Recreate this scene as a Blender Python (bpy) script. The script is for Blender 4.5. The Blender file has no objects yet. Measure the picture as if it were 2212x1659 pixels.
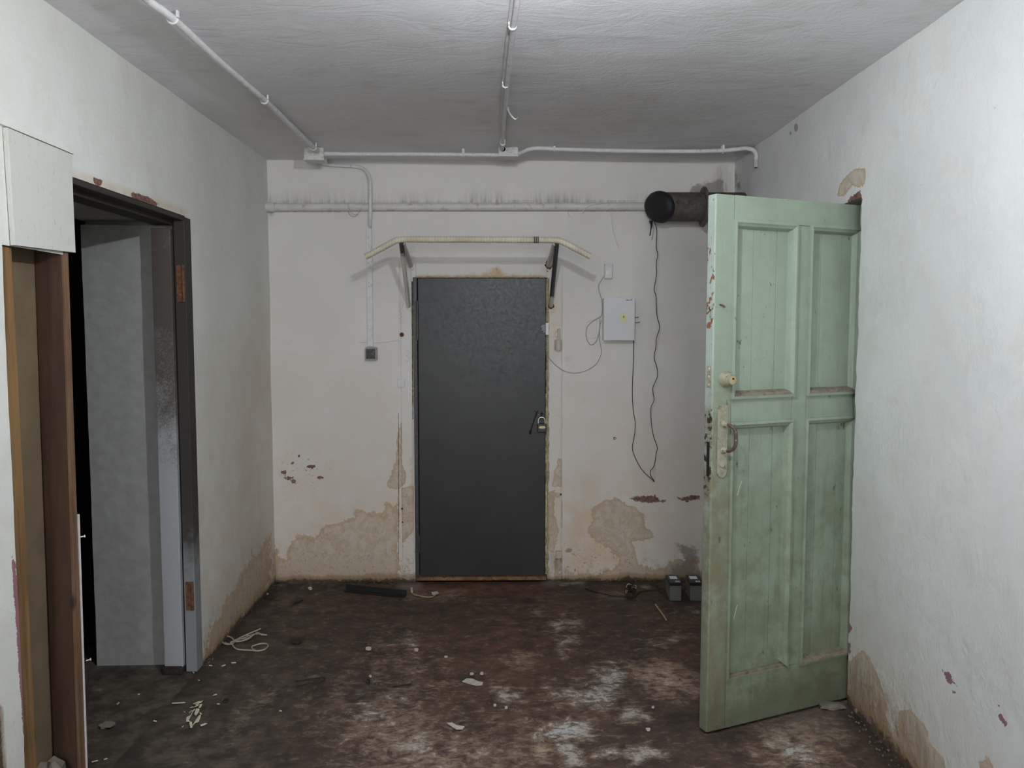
import bpy, bmesh, math, random
import numpy as np
from mathutils import Vector, Matrix

# ------------------------------------------------------------------ camera model (metres, 2212x1659 photograph)
FPX = 1740.0; CX, CY = 1106.0, 829.5; EYE = 1.56
_th = math.atan(124.5 / FPX); _ps = math.atan(27 / FPX * math.cos(_th))
VF = np.array([math.sin(_ps) * math.cos(_th), math.cos(_ps) * math.cos(_th), -math.sin(_th)])
VR = np.array([math.cos(_ps), -math.sin(_ps), 0.0]); VU = np.cross(VR, VF)
CAM = np.array([0.0, 0.0, EYE])
D, CEIL, LX = 4.86, 2.54, -1.374          # back wall, ceiling height, left wall


def RX(z):                                 # the right wall leans in a little
    return 1.442 - 0.016 * z


def ray(x, y): return VF + VR * (x - CX) / FPX + VU * (CY - y) / FPX
def onY(x, y, Y): d = ray(x, y); return CAM + d * (Y / d[1])
def onX(x, y, X): d = ray(x, y); return CAM + d * (X / d[0])
def onZ(x, y, Z): d = ray(x, y); return CAM + d * ((Z - EYE) / d[2])


def onR(x, y):
    p = onX(x, y, 1.43)
    for _ in range(4): p = onX(x, y, RX(p[2]))
    return p


def proj(P):
    v = np.asarray(P, float) - CAM; w = v @ VF
    ok = w > 0.15; w = np.where(ok, w, 1.0)
    return np.where(ok, CX + FPX * (v @ VR) / w, -9e3), np.where(ok, CY - FPX * (v @ VU) / w, -9e3)


scn = bpy.context.scene
COL = scn.collection
cd = bpy.data.cameras.new('camera'); cam = bpy.data.objects.new('camera', cd); COL.objects.link(cam)
cd.sensor_fit = 'HORIZONTAL'; cd.sensor_width = 36.0; cd.lens = FPX / 2212 * 36.0; cd.clip_start = 0.02
cam.matrix_world = Matrix(((VR[0], VU[0], -VF[0], 0), (VR[1], VU[1], -VF[1], 0), (VR[2], VU[2], -VF[2], EYE), (0, 0, 0, 1)))
scn.camera = cam
w = bpy.data.worlds.new('world'); scn.world = w; w.use_nodes = True
w.node_tree.nodes['Background'].inputs[0].default_value = (0.6, 0.62, 0.65, 1)
w.node_tree.nodes['Background'].inputs[1].default_value = 0.02
scn.view_settings.view_transform = 'Standard'; scn.view_settings.look = 'None'
scn.view_settings.gamma = 1.0; scn.view_settings.use_curve_mapping = False
scn.view_settings.exposure = 1.6
scn.cycles.use_denoising = True; scn.cycles.adaptive_threshold = 0.06; scn.cycles.caustics_reflective = False; scn.cycles.caustics_refractive = False
scn.cycles.max_bounces = 6; scn.cycles.diffuse_bounces = 4; scn.cycles.glossy_bounces = 2
LAMP = Vector((0.08, 1.78, 2.33))
LAMP_STRENGTH = 770.0
REAR_FILL = 6.0                       # fill light from the added glowing window behind the viewpoint
REAR_Y = -4.5
LAMP_COL = (0.93, 0.97, 1.02)

rnd = random.Random(7)
# ------------------------------------------------------------------ numpy noise and masks


def _h(i, j, s): 
    v = np.sin(i * 127.1 + j * 311.7 + s * 74.7) * 43758.5453
    return v - np.floor(v)


def vn(x, y, s=0):
    xi, yi = np.floor(x), np.floor(y); fx, fy = x - xi, y - yi
    fx = fx * fx * (3 - 2 * fx); fy = fy * fy * (3 - 2 * fy)
    return (_h(xi, yi, s) * (1 - fx) + _h(xi + 1, yi, s) * fx) * (1 - fy) + (_h(xi, yi + 1, s) * (1 - fx) + _h(xi + 1, yi + 1, s) * fx) * fy


def fbm(x, y, s=0, o=4):
    t = 0; a = 0.5; n = 0
    for k in range(o):
        t = t + a * vn(x * 2 ** k, y * 2 ** k, s + k * 3.1); n += a; a *= 0.5
    return t / n


def sdpoly(px, py, poly):                  # signed distance, + inside
    d2 = np.full(px.shape, 1e18); ins = np.zeros(px.shape, bool); n = len(poly)
    for i in range(n):
        ax, ay = poly[i]; bx, by = poly[(i + 1) % n]
        ex, ey = bx - ax, by - ay; L = ex * ex + ey * ey + 1e-9
        t = np.clip(((px - ax) * ex + (py - ay) * ey) / L, 0, 1)
        d2 = np.minimum(d2, (px - ax - t * ex) ** 2 + (py - ay - t * ey) ** 2)
        if abs(ey) > 1e-9:
            c = (ay > py) != (by > py)
            ins ^= c & (px < ex * (py - ay) / ey + ax)
    return np.where(ins, 1, -1) * np.sqrt(d2)


def field(px, py, polys):                  # 0.5 on an outline, 1 well inside, 0 outside
    out = np.zeros(px.shape)
    for e in polys:
        poly, soft = e[0], e[1]; wt = e[2] if len(e) > 2 else 1.0
        xs = [p[0] for p in poly]; ys = [p[1] for p in poly]; m = soft * 1.05
        sel = (px > min(xs) - m) & (px < max(xs) + m) & (py > min(ys) - m) & (py < max(ys) + m)
        if sel.any():
            f = np.clip(0.5 + sdpoly(px[sel], py[sel], poly) / (2 * soft), 0, 1) * wt
            out[sel] = np.maximum(out[sel], f)
    return out


def ell(cx, cy, rx, ry, n=14):
    return [(cx + rx * math.cos(2 * math.pi * k / n), cy + ry * math.sin(2 * math.pi * k / n)) for k in range(n)]


# ------------------------------------------------------------------ node helper
def lin(c):
    c = c / 255.0
    return c / 12.92 if c <= 0.04045 else ((c + 0.055) / 1.055) ** 2.4


def S(r, g, b, k=1.85):                    # a colour as it looks in the dim room -> reflectance
    return tuple(min(0.92, lin(v) * k) for v in (r, g, b)) + (1,)


class G:
    def __init__(s, name):
        s.m = bpy.data.materials.new(name); s.m.use_nodes = True; s.t = s.m.node_tree; s.t.nodes.clear()
        s.b = s.t.nodes.new('ShaderNodeBsdfPrincipled'); o = s.t.nodes.new('ShaderNodeOutputMaterial')
        s.t.links.new(s.b.outputs[0], o.inputs[0]); s.tc = s.t.nodes.new('ShaderNodeTexCoord')
        s.obj = s.tc.outputs['Object']

    def put(s, sock, v):
        if isinstance(v, bpy.types.NodeSocket): s.t.links.new(v, sock)
        else: sock.default_value = v

    def vec(s, sc):
        n = s.t.nodes.new('ShaderNodeMapping'); n.inputs['Scale'].default_value = sc
        s.t.links.new(s.obj, n.inputs[0]); return n.outputs[0]

    def noise(s, scale, detail=5, rough=0.55, vec=None, dist=0.0):
        n = s.t.nodes.new('ShaderNodeTexNoise'); s.put(n.inputs['Vector'], vec or s.obj)
        n.inputs['Scale'].default_value = scale; n.inputs['Detail'].default_value = detail
        n.inputs['Roughness'].default_value = rough; n.inputs['Distortion'].default_value = dist
        return n.outputs[0]

    def voro(s, scale, vec=None):
        n = s.t.nodes.new('ShaderNodeTexVoronoi'); s.put(n.inputs['Vector'], vec or s.obj)
        n.inputs['Scale'].default_value = scale; return n.outputs[0]

    def wave(s, scale, vec=None, dist=0.0, direction='X'):
        n = s.t.nodes.new('ShaderNodeTexWave'); s.put(n.inputs['Vector'], vec or s.obj); n.bands_direction = direction
        n.inputs['Scale'].default_value = scale; n.inputs['Distortion'].default_value = dist; return n.outputs['Fac']

    def math(s, op, a, b=0.0, clamp=False):
        n = s.t.nodes.new('ShaderNodeMath'); n.operation = op; n.use_clamp = clamp
        s.put(n.inputs[0], a); s.put(n.inputs[1], b); return n.outputs[0]

    def mix(s, f, a, b, blend='MIX'):
        n = s.t.nodes.new('ShaderNodeMix'); n.data_type = 'RGBA'; n.blend_type = blend
        s.put(n.inputs[0], f); s.put(n.inputs[6], a); s.put(n.inputs[7], b); return n.outputs[2]

    def ss(s, x, a, b, lo=0.0, hi=1.0):
        n = s.t.nodes.new('ShaderNodeMapRange'); n.interpolation_type = 'SMOOTHSTEP'
        s.put(n.inputs[0], x); n.inputs[1].default_value = a; n.inputs[2].default_value = b
        n.inputs[3].default_value = lo; n.inputs[4].default_value = hi; return n.outputs[0]

    def attr(s, name):
        n = s.t.nodes.new('ShaderNodeAttribute'); n.attribute_name = name; return n.outputs['Fac']

    def sep(s, i):
        n = s.t.nodes.new('ShaderNodeSeparateXYZ'); s.t.links.new(s.obj, n.inputs[0]); return n.outputs[i]

    def bump(s, h, strength=0.5, dist=0.01, prev=None):
        n = s.t.nodes.new('ShaderNodeBump'); n.inputs['Strength'].default_value = strength; n.inputs['Distance'].default_value = dist
        s.put(n.inputs['Height'], h)
        if prev: s.t.links.new(prev, n.inputs['Normal'])
        return n.outputs[0]

    def done(s, col, rough=0.8, normal=None, metal=0.0, spec=None, emit=None):
        s.put(s.b.inputs['Base Color'], col); s.put(s.b.inputs['Roughness'], rough); s.put(s.b.inputs['Metallic'], metal)
        if spec is not None: s.b.inputs['Specular IOR Level'].default_value = spec
        if normal: s.t.links.new(normal, s.b.inputs['Normal'])
        return s.m


def plain(name, c, rough=0.6, var=0.25, scale=30, metal=0.0, bump=0.0, k=1.85, dark=None, spec=None):
    g = G(name); n = g.noise(scale, 6, 0.6)
    a = S(*c, k); d = tuple(v * (1 - var) for v in a[:3]) + (1,)
    col = g.mix(g.ss(n, 0.35, 0.65), d, a)
    if dark: col = g.mix(g.ss(g.noise(scale * 1.7, 8, 0.65), 0.56, 0.66), col, S(*dark, k))
    return g.done(col, rough, g.bump(n, 0.4, bump) if bump else None, metal, spec)


def plaster(name, c1, c2, tan, rough_amt=1.0, k=2.05):
    g = G(name)
    big = g.noise(1.6, 2, 0.5); mid = g.noise(9, 4, 0.6); fine = g.noise(70, 4, 0.65); edge_n = g.noise(26, 6, 0.7, None, 0.5)
    C = lambda n, a=1.0: g.math('MULTIPLY', g.math('SUBTRACT', n, 0.5), a)
    col = g.mix(g.ss(big, 0.3, 0.7), S(*c1, k), S(*c2, k))
    col = g.mix(g.ss(mid, 0.45, 0.8, 0, 0.14), col, S(*tan, k))
    col = g.mix(g.ss(fine, 0.64, 0.78, 0, 0.18), col, S(120, 112, 104, k))
    col = g.mix(g.math('MULTIPLY', g.attr('tint'), g.ss(mid, 0.25, 0.6, 0.45, 1.0)), col, S(*tan, k))
    # damp stain with a darker tide line
    v = g.math('ADD', g.math('SUBTRACT', g.attr('damp'), 0.5), C(edge_n, 0.8))
    m = g.ss(v, 0.0, 0.05)
    inner = g.mix(g.ss(edge_n, 0.34, 0.66), S(136, 122, 104, k), S(154, 144, 130, k))
    inner = g.mix(g.ss(fine, 0.55, 0.7, 0, 0.45), inner, S(100, 88, 74, k))
    col = g.mix(g.math('MULTIPLY', m, 0.8), col, inner)
    tide = g.math('MULTIPLY', m, g.ss(v, 0.05, 0.3, 1.0, 0.0))
    col = g.mix(g.math('MULTIPLY', tide, 0.55), col, S(140, 116, 84, k))
    # rust
    rv = g.math('ADD', g.attr('rust'), C(edge_n, 1.3))
    col = g.mix(g.ss(rv, 0.22, 0.95, 0, 0.8), col, S(150, 120, 78, k))
    col = g.mix(g.ss(rv, 0.92, 1.1, 0, 0.85), col, S(74, 48, 32, k))
    # streaky grime
    streak = g.noise(1.0, 4, 0.65, g.vec((55, 55, 5)))
    gr = g.math('MULTIPLY', g.attr('grime'), g.ss(streak, 0.34, 0.66, 0.12, 1.0))
    col = g.mix(g.math('MULTIPLY', gr, 0.75), col, S(72, 68, 64, k))
    mo = g.math('ADD', g.math('SUBTRACT', g.attr('mold_shade'), 0.5), C(edge_n, 0.8))  # grey stains, plus painted fillet shading on the left wall
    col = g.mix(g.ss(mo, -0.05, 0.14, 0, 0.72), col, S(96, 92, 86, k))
    base = g.attr('base')
    bn = g.math('ADD', base, C(edge_n, 0.9))
    col = g.mix(g.ss(bn, 0.25, 0.62, 0, 0.75), col, S(110, 90, 66, k))
    col = g.mix(g.ss(bn, 0.66, 0.95, 0, 0.9), col, S(56, 44, 34, k))
    sn = g.noise(60, 3, 0.6, None, 1.2)
    col = g.mix(g.math('MULTIPLY', g.attr('speck'), g.ss(sn, 0.62, 0.67)), col, S(56, 48, 40, k))
    # peeled paint, ragged
    pn = g.math('ADD', g.math('SUBTRACT', g.attr('peel'), 0.5), g.math('ADD', C(edge_n, 0.6), C(sn, 1.1)))
    pm = g.ss(pn, 0.0, 0.03)
    col = g.mix(pm, col, g.mix(g.ss(fine, 0.4, 0.6), S(80, 58, 52, k), S(104, 80, 68, k)))
    mv = g.math('ADD', g.math('SUBTRACT', g.attr('mauve'), 0.5), g.math('ADD', C(edge_n, 0.6), C(sn, 1.0)))
    mvm = g.ss(mv, 0.0, 0.03)
    col = g.mix(mvm, col, S(112, 80, 88, k))
    rb = g.math('MULTIPLY', g.ss(base, 0.05, 0.6, 0.0, 1.0), 2.0)
    h = g.math('ADD', g.math('MULTIPLY', g.noise(16, 4, 0.62), g.math('ADD', rb, 1.2)), g.math('MULTIPLY', g.noise(95, 2, 0.6), 0.3))
    return g.done(col, 0.9, g.bump(h, 0.5 * rough_amt, 0.006), spec=0.2)


M_BACK = plaster('back_wall_plaster', (168, 166, 164), (162, 160, 157), (160, 146, 128))
M_LEFT = plaster('left_wall_plaster', (166, 167, 163), (160, 160, 155), (150, 134, 112))
M_RIGHT = plaster('right_wall_plaster', (167, 169, 168), (159, 161, 160), (146, 130, 110), 1.15)
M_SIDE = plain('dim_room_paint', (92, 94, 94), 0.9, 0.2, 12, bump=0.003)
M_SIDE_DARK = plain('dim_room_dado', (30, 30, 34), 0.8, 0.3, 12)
M_REVEAL = plain('reveal_whitewash', (146, 146, 144), 0.9, 0.12, 22, bump=0.004)


def ceiling_mat():
    g = G('trowelled_ceiling')
    big = g.noise(1.3, 4, 0.5)
    col = g.mix(g.ss(big, 0.3, 0.7), S(170, 170, 172, 2.1), S(162, 161, 162, 2.1))
    col = g.mix(g.ss(g.noise(7, 4, 0.6), 0.5, 0.8, 0, 0.25), col, S(136, 130, 123))
    r = g.noise(4.0, 5, 0.62, g.vec((1, 1.8, 1)), 1.2)
    ridge = g.math('ABSOLUTE', g.math('SUBTRACT', r, 0.5))
    h = g.math('ADD', g.math('MULTIPLY', ridge, -1.5), g.math('MULTIPLY', g.noise(70, 3, 0.6, g.vec((1, 1.6, 1))), 0.35))
    return g.done(col, 0.75, g.bump(h, 0.46, 0.008), spec=0.35)


def floor_mat():
    g = G('dirty_concrete_floor')
    k = 3.1
    C = lambda n, a=1.0: g.math('MULTIPLY', g.math('SUBTRACT', n, 0.5), a)
    big = g.noise(2.6, 4, 0.62, None, 0.5); mid = g.noise(11, 6, 0.68); fine = g.noise(80, 4, 0.7); n1 = g.noise(24, 8, 0.78, g.vec((0.8, 1.2, 1)), 0.6)
    col = g.mix(g.ss(big, 0.32, 0.68), S(54, 45, 38, k), S(70, 56, 46, k))
    col = g.mix(g.ss(mid, 0.36, 0.66, 0, 0.7), S(40, 33, 29, k), col)
    col = g.mix(g.ss(n1, 0.50, 0.72, 0, 0.45), col, S(88, 74, 63, k))
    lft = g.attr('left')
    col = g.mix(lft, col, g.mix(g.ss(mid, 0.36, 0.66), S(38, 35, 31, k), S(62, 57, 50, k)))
    ru = g.math('MULTIPLY', g.attr('rust'), g.ss(mid, 0.3, 0.6))
    col = g.mix(g.math('MULTIPLY', ru, 0.65), col, S(88, 60, 42, k))
    col = g.mix(g.math('MULTIPLY', g.attr('beige'), g.ss(n1, 0.36, 0.6)), col, S(120, 103, 88, k))
    wv = g.math('ADD', g.math('SUBTRACT', g.attr('white'), 0.5), g.math('ADD', C(n1, 2.6), C(mid, 0.9)))
    col = g.mix(g.ss(wv, -0.4, 0.2, 0, 0.45), col, S(100, 90, 80, k))
    wm = g.math('MULTIPLY', g.ss(wv, 0.02, 0.34), g.ss(fine, 0.36, 0.54, 0.25, 1))
    wcol = g.mix(g.ss(big, 0.4, 0.6), S(138, 132, 126, 1.9), S(152, 152, 150, 1.9))
    col = g.mix(g.math('MULTIPLY', wm, 0.88), col, wcol)
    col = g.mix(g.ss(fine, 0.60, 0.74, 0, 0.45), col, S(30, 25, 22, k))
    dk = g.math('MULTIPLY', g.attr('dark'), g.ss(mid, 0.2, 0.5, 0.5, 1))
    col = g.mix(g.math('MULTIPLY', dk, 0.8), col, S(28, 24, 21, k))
    gy = g.math('MULTIPLY', g.attr('grey'), g.ss(mid, 0.25, 0.5, 0.5, 1))
    col = g.mix(gy, col, S(80, 74, 70, k))
    h = g.math('ADD', g.math('MULTIPLY', g.noise(14, 4, 0.66), 1.0), g.math('MULTIPLY', g.noise(90, 2, 0.6), 0.5))
    return g.done(col, g.ss(mid, 0.3, 0.7, 0.75, 0.95), g.bump(h, 0.55, 0.006), spec=0.15)


M_CEIL = ceiling_mat(); M_FLOOR = floor_mat()


def wood(name, c1, c2, axis=2, rough=0.7, k=1.85, knots=True):
    g = G(name)
    sc = [38, 38, 38]; sc[axis] = 2.2
    n = g.noise(1.0, 7, 0.6, g.vec(tuple(sc)), 0.6)
    col = g.mix(g.ss(n, 0.32, 0.66), S(*c1, k), S(*c2, k))
    col = g.mix(g.ss(g.noise(3.2, 5, 0.6), 0.55, 0.75, 0, 0.5), col, tuple(v * 0.45 for v in S(*c1, k)[:3]) + (1,))
    if knots:
        sc2 = [9, 9, 9]; sc2[axis] = 4.0
        col = g.mix(g.ss(g.voro(1.0, g.vec(tuple(sc2))), 0.05, 0.14, 0.8, 0), col, S(26, 18, 12, k))
    return g.done(col, rough, g.bump(n, 0.4, 0.003))


def green_mat(name, edge=False):
    g = G(name); k = 0.86
    z = g.sep(2)
    n = g.noise(3.0, 4, 0.6); st = g.noise(1.0, 5, 0.62, g.vec((40, 40, 3.0))); fine = g.noise(110, 3, 0.65); blot = g.noise(14, 5, 0.68)
    if edge: col = g.mix(g.ss(n, 0.3, 0.7), S(200, 216, 205, k), S(186, 202, 192, k))
    else: col = g.mix(g.ss(n, 0.3, 0.7), S(170, 187, 167, k), S(161, 178, 158, k))
    low = g.ss(z, 0.15, 1.55, 1.0, 0.0)                      # soot and hand dirt gather towards the floor
    col = g.mix(g.math('MULTIPLY', g.ss(blot, 0.38, 0.68), g.math('ADD', g.math('MULTIPLY', low, 0.55), 0.12), True), col, S(112, 118, 96, k))
    col = g.mix(g.math('MULTIPLY', g.ss(st, 0.5, 0.72), g.math('ADD', g.math('MULTIPLY', low, 0.4), 0.10), True), col, S(104, 106, 84, k))
    col = g.mix(g.math('MULTIPLY', low, g.ss(n, 0.3, 0.65, 0.35, 0.75)), col, S(124, 133, 106, k))
    hand = g.math('MULTIPLY', g.math('MULTIPLY', g.ss(g.sep(0), 0.04, 0.13, 1.0, 0.0), g.ss(z, 1.45, 1.1)), g.ss(blot, 0.32, 0.62, 0.25, 0.85))
    col = g.mix(hand, col, S(136, 128, 102, k))
    foot = g.math('ADD', g.ss(z, 0.0, 0.34, 1.0, 0.0), g.math('MULTIPLY', g.math('SUBTRACT', blot, 0.5), 0.8))
    col = g.mix(g.ss(foot, 0.3, 1.0, 0, 0.55), col, S(92, 94, 74, k))
    col = g.mix(g.ss(g.noise(34, 5, 0.62, g.vec((1, 1, 0.5))), 0.66, 0.71, 0, 0.7), col, S(66, 66, 54, k))
    col = g.mix(g.ss(fine, 0.66, 0.75, 0, 0.6), col, S(70, 70, 58, k))
    if edge:
        band = g.math('MULTIPLY', g.ss(z, 1.42, 1.55), g.ss(z, 1.84, 1.95, 1, 0))
        pv = g.math('ADD', g.math('MULTIPLY', band, 0.16), g.noise(30, 5, 0.65, g.vec((1, 1, 0.7))))
        col = g.mix(g.ss(pv, 0.71, 0.73), col, S(150, 104, 76, k))
        lowb = g.math('MULTIPLY', g.ss(z, 0.85, 0.95), g.ss(z, 1.2, 1.32, 1, 0))
        col = g.mix(g.ss(g.math('ADD', g.math('MULTIPLY', lowb, 0.17), g.noise(42, 5, 0.65)), 0.67, 0.71), col, S(66, 50, 40, k))
        col = g.mix(g.math('MULTIPLY', g.ss(z, 0.5, 1.15, 1, 0), g.ss(st, 0.35, 0.65, 0.2, 0.7)), col, S(132, 142, 122, k))
    h = g.math('ADD', g.math('MULTIPLY', g.noise(1.0, 3, 0.6, g.vec((46, 46, 2.0))), 0.6), g.math('MULTIPLY', g.noise(110, 2), 0.25))
    return g.done(col, g.ss(n, 0.3, 0.7, 0.42, 0.6), g.bump(h, 0.3, 0.003), spec=0.35)


M_GREEN = green_mat('old_green_paint'); M_GREEN_EDGE = green_mat('pale_green_edge_paint', True)
M_SILL = plain('dusty_green_ledge', (146, 136, 120), 0.85, 0.3, 40, bump=0.002, dark=(92, 82, 70), k=0.9)


def steel_door_mat():
    g = G('dark_grey_door_enamel')
    n = g.noise(3, 5, 0.6); f = g.noise(60, 6, 0.7)
    col = g.mix(g.ss(n, 0.3, 0.7), S(50, 51, 53, 0.95), S(58, 59, 60, 0.95))
    col = g.mix(g.ss(g.noise(5, 7, 0.7, g.vec((1.5, 1, 0.7))), 0.55, 0.75, 0, 0.45), col, S(62, 54, 48, 1.1))
    col = g.mix(g.ss(f, 0.70, 0.76, 0, 0.7), col, S(36, 30, 28))
    return g.done(col, g.ss(f, 0.3, 0.7, 0.34, 0.46), g.bump(g.noise(5, 2, 0.5), 0.06, 0.004), spec=0.35)


M_STEEL = steel_door_mat()
M_STEEL2 = plain('dark_grey_frame_enamel', (50, 51, 54), 0.45, 0.25, 25, dark=(72, 58, 48))
M_GAP = plain('black_gap', (14, 13, 13), 0.9, 0.3, 40)
M_FOAM = plain('yellowed_mounting_foam', (172, 160, 122), 0.9, 0.3, 60, bump=0.006, dark=(62, 60, 62))
M_FOAM2 = plain('foam_under_grey_paint', (140, 130, 102), 0.9, 0.35, 50, bump=0.006, dark=(54, 53, 56))
M_RUSTY = plain('rusty_iron', (92, 62, 42), 0.85, 0.5, 45, bump=0.003, dark=(40, 28, 22))
M_THRESH = plain('rusty_painted_sill', (110, 84, 62), 0.85, 0.45, 28, bump=0.003, dark=(52, 34, 24))
M_WHITE = plain('old_white_paint', (176, 175, 174), 0.5, 0.12, 30)
M_CONDUIT = plain('white_plastic_conduit', (172, 171, 171), 0.45, 0.1, 25, dark=(146, 143, 141))
M_PIPE = plain('painted_water_pipe', (168, 166, 162), 0.5, 0.12, 12, bump=0.001, dark=(146, 138, 128))
M_BOX = plain('white_plastic_box', (170, 169, 168), 0.5, 0.08, 30)
M_SPATTER = plain('spattered_box_paint', (172, 170, 168), 0.6, 0.2, 60, dark=(110, 106, 102))
M_PANELBOX = plain('white_enamel_steel', (167, 167, 168), 0.4, 0.05, 6)
M_YELLOW = plain('faded_yellow_note', (176, 176, 140), 0.8, 0.06, 30)
M_STICKER = plain('white_sticker', (182, 182, 186), 0.6, 0.04, 30)
M_INK = plain('black_ink', (40, 40, 46), 0.8, 0.05, 30)
M_BLUE = plain('blue_ink', (78, 84, 150), 0.7, 0.05, 30)
M_PENCIL = plain('pencil_line', (126, 116, 108), 0.9, 0.1, 30)
M_BLACK = plain('black_rubber', (22, 22, 26), 0.7, 0.3, 40)
M_BAG = plain('black_plastic_bag', (15, 15, 20), 0.6, 0.3, 25, bump=0.01)
M_DUCT = plain('sooty_dark_duct', (70, 64, 60), 0.8, 0.4, 30, bump=0.004, dark=(40, 36, 34))
M_DUCT_RING = plain('dull_brown_flange', (82, 72, 66), 0.7, 0.4, 40, dark=(48, 42, 38))
M_CABLE_W = plain('white_cable', (186, 182, 176), 0.5, 0.08, 20)
M_CABLE_G = plain('grey_cable', (128, 124, 120), 0.6, 0.1, 20)
M_BRACKET = plain('grey_plastic', (98, 100, 104), 0.5, 0.1, 30)
M_CHROME = plain('bright_steel', (190, 190, 190), 0.3, 0.1, 20, metal=0.8)
M_BRASS = plain('dull_brass', (176, 162, 122), 0.4, 0.12, 60, metal=0.3, k=1.3)
M_LOCK = plain('black_lacquer', (26, 25, 30), 0.4, 0.15, 30)
M_CREAM = plain('paint_spotted_cream', (170, 168, 146), 0.55, 0.2, 50, dark=(112, 106, 86), k=0.95)
M_HANDLE = plain('worn_brown_handle', (74, 56, 52), 0.4, 0.3, 60, dark=(128, 116, 104), metal=0.2)
M_GREY_LUG = plain('painted_iron_lug', (160, 150, 138), 0.7, 0.15, 40, dark=(132, 116, 98))
M_BARPIECE = plain('black_bar', (20, 19, 19), 0.7, 0.3, 30)
M_FLAKE = plain('cream_paint_chip', (176, 172, 152), 0.85, 0.15, 70)
M_PLASTERFL = plain('plaster_flake', (158, 150, 142), 0.9, 0.18, 60)
M_DIRT = plain('dark_dirt', (44, 36, 30), 0.95, 0.5, 60, bump=0.008)
M_STONE = plain('grey_rubble', (104, 97, 88), 0.95, 0.25, 25, bump=0.008)
M_TWINE = plain('dirty_cord', (144, 132, 116), 0.9, 0.2, 80)
M_WIREB = plain('dark_wire', (30, 25, 22), 0.7, 0.3, 50)
M_TWIG = plain('pale_wood_splinter', (150, 126, 98), 0.9, 0.25, 60)
M_STUD = wood('stud_wood', (90, 66, 40), (122, 94, 60), k=1.45)
M_PLANK = wood('dark_jamb_wood', (46, 28, 15), (60, 38, 22), k=1.5)
M_PLANKEDGE = wood('jamb_edge_wood', (84, 62, 44), (112, 86, 64), k=1.45)
M_PLY = plain('plywood', (100, 87, 68), 0.85, 0.15, 8, bump=0.001, k=1.5)
M_WHITEBOARD = plain('white_fibreboard', (186, 186, 180), 0.7, 0.06, 10, dark=None)
M_JAMB = None


def board_mat():
    g = G('spotted_white_board')
    n = g.noise(1.0, 7, 0.7, g.vec((60, 60, 26)))
    col = g.mix(g.ss(n, 0.56, 0.70, 0, 0.55), S(186, 187, 181, 1.35), S(146, 144, 134, 1.35))
    return g.done(col, 0.7, None)


M_WHITEBOARD = board_mat()


def jamb_mat():
    g = G('oversprayed_frame')
    z = g.sep(2)
    v = g.math('ADD', g.ss(z, 0.2, 1.75, 0.0, 1.0), g.math('MULTIPLY', g.math('SUBTRACT', g.noise(7, 7, 0.7), 0.5), 0.9))
    sp = g.noise(160, 4, 0.7)
    v = g.math('ADD', v, g.math('MULTIPLY', g.math('SUBTRACT', sp, 0.5), 0.7))
    col = g.mix(g.ss(v, 0.35, 0.95), S(128, 130, 132), S(62, 56, 51))
    return g.done(col, 0.7, g.bump(sp, 0.3, 0.002))


def jamb_dark_mat():
    g = G('dark_frame_rebate'); z = g.sep(2)
    v = g.math('ADD', g.ss(z, 0.1, 0.9, 0.0, 1.0), g.math('MULTIPLY', g.math('SUBTRACT', g.noise(14, 7, 0.7), 0.5), 0.8))
    col = g.mix(g.ss(v, 0.3, 0.9), S(104, 106, 108), S(40, 36, 33))
    return g.done(col, 0.7, g.bump(g.noise(60, 5), 0.3, 0.002))


M_JAMB = jamb_mat(); M_JAMBD = jamb_dark_mat()


def tape_mat():
    g = G('yellowed_tape_wrap')
    x = g.sep(0)
    wv = g.math('FRACT', g.math('MULTIPLY', g.math('ADD', x, g.math('MULTIPLY', g.noise(12, 2), 0.006)), 62))
    seam = g.ss(wv, 0.0, 0.16, 1.0, 0.0)
    n = g.noise(9, 6, 0.7)
    col = g.mix(g.ss(n, 0.35, 0.65), S(168, 163, 149), S(150, 143, 126))
    col = g.mix(g.math('MULTIPLY', seam, 0.6), col, S(104, 90, 70))
    col = g.mix(g.ss(g.noise(34, 7, 0.7, g.vec((1.6, 1, 1))), 0.60, 0.72, 0, 0.8), col, S(82, 68, 52))
    h = g.math('ADD', wv, g.math('MULTIPLY', n, 0.3))
    return g.done(col, 0.6, g.bump(h, 0.35, 0.003))


M_TAPE = tape_mat()


def strut_mat(name, up):
    g = G(name); z = g.sep(2)
    v = g.math('ADD', g.ss(z, up[0], up[1]), g.math('MULTIPLY', g.math('SUBTRACT', g.noise(22, 7, 0.7), 0.5), 0.8))
    col = g.mix(g.ss(v, 0.35, 0.65), S(160, 156, 150), S(44, 44, 48))
    col = g.mix(g.ss(g.noise(70, 5, 0.7), 0.58, 0.7, 0, 0.6), col, S(82, 72, 62))
    return g.done(col, 0.5)


M_BULB = None


def bulb_mat():
    m = bpy.data.materials.new('glowing_bulb'); m.use_nodes = True; t = m.node_tree; t.nodes.clear()
    e = t.nodes.new('ShaderNodeEmission'); o = t.nodes.new('ShaderNodeOutputMaterial'); t.links.new(e.outputs[0], o.inputs[0])
    e.inputs[0].default_value = LAMP_COL + (1,); e.inputs[1].default_value = LAMP_STRENGTH
    return m


M_BULB = bulb_mat()

# ------------------------------------------------------------------ mesh helpers


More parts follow.
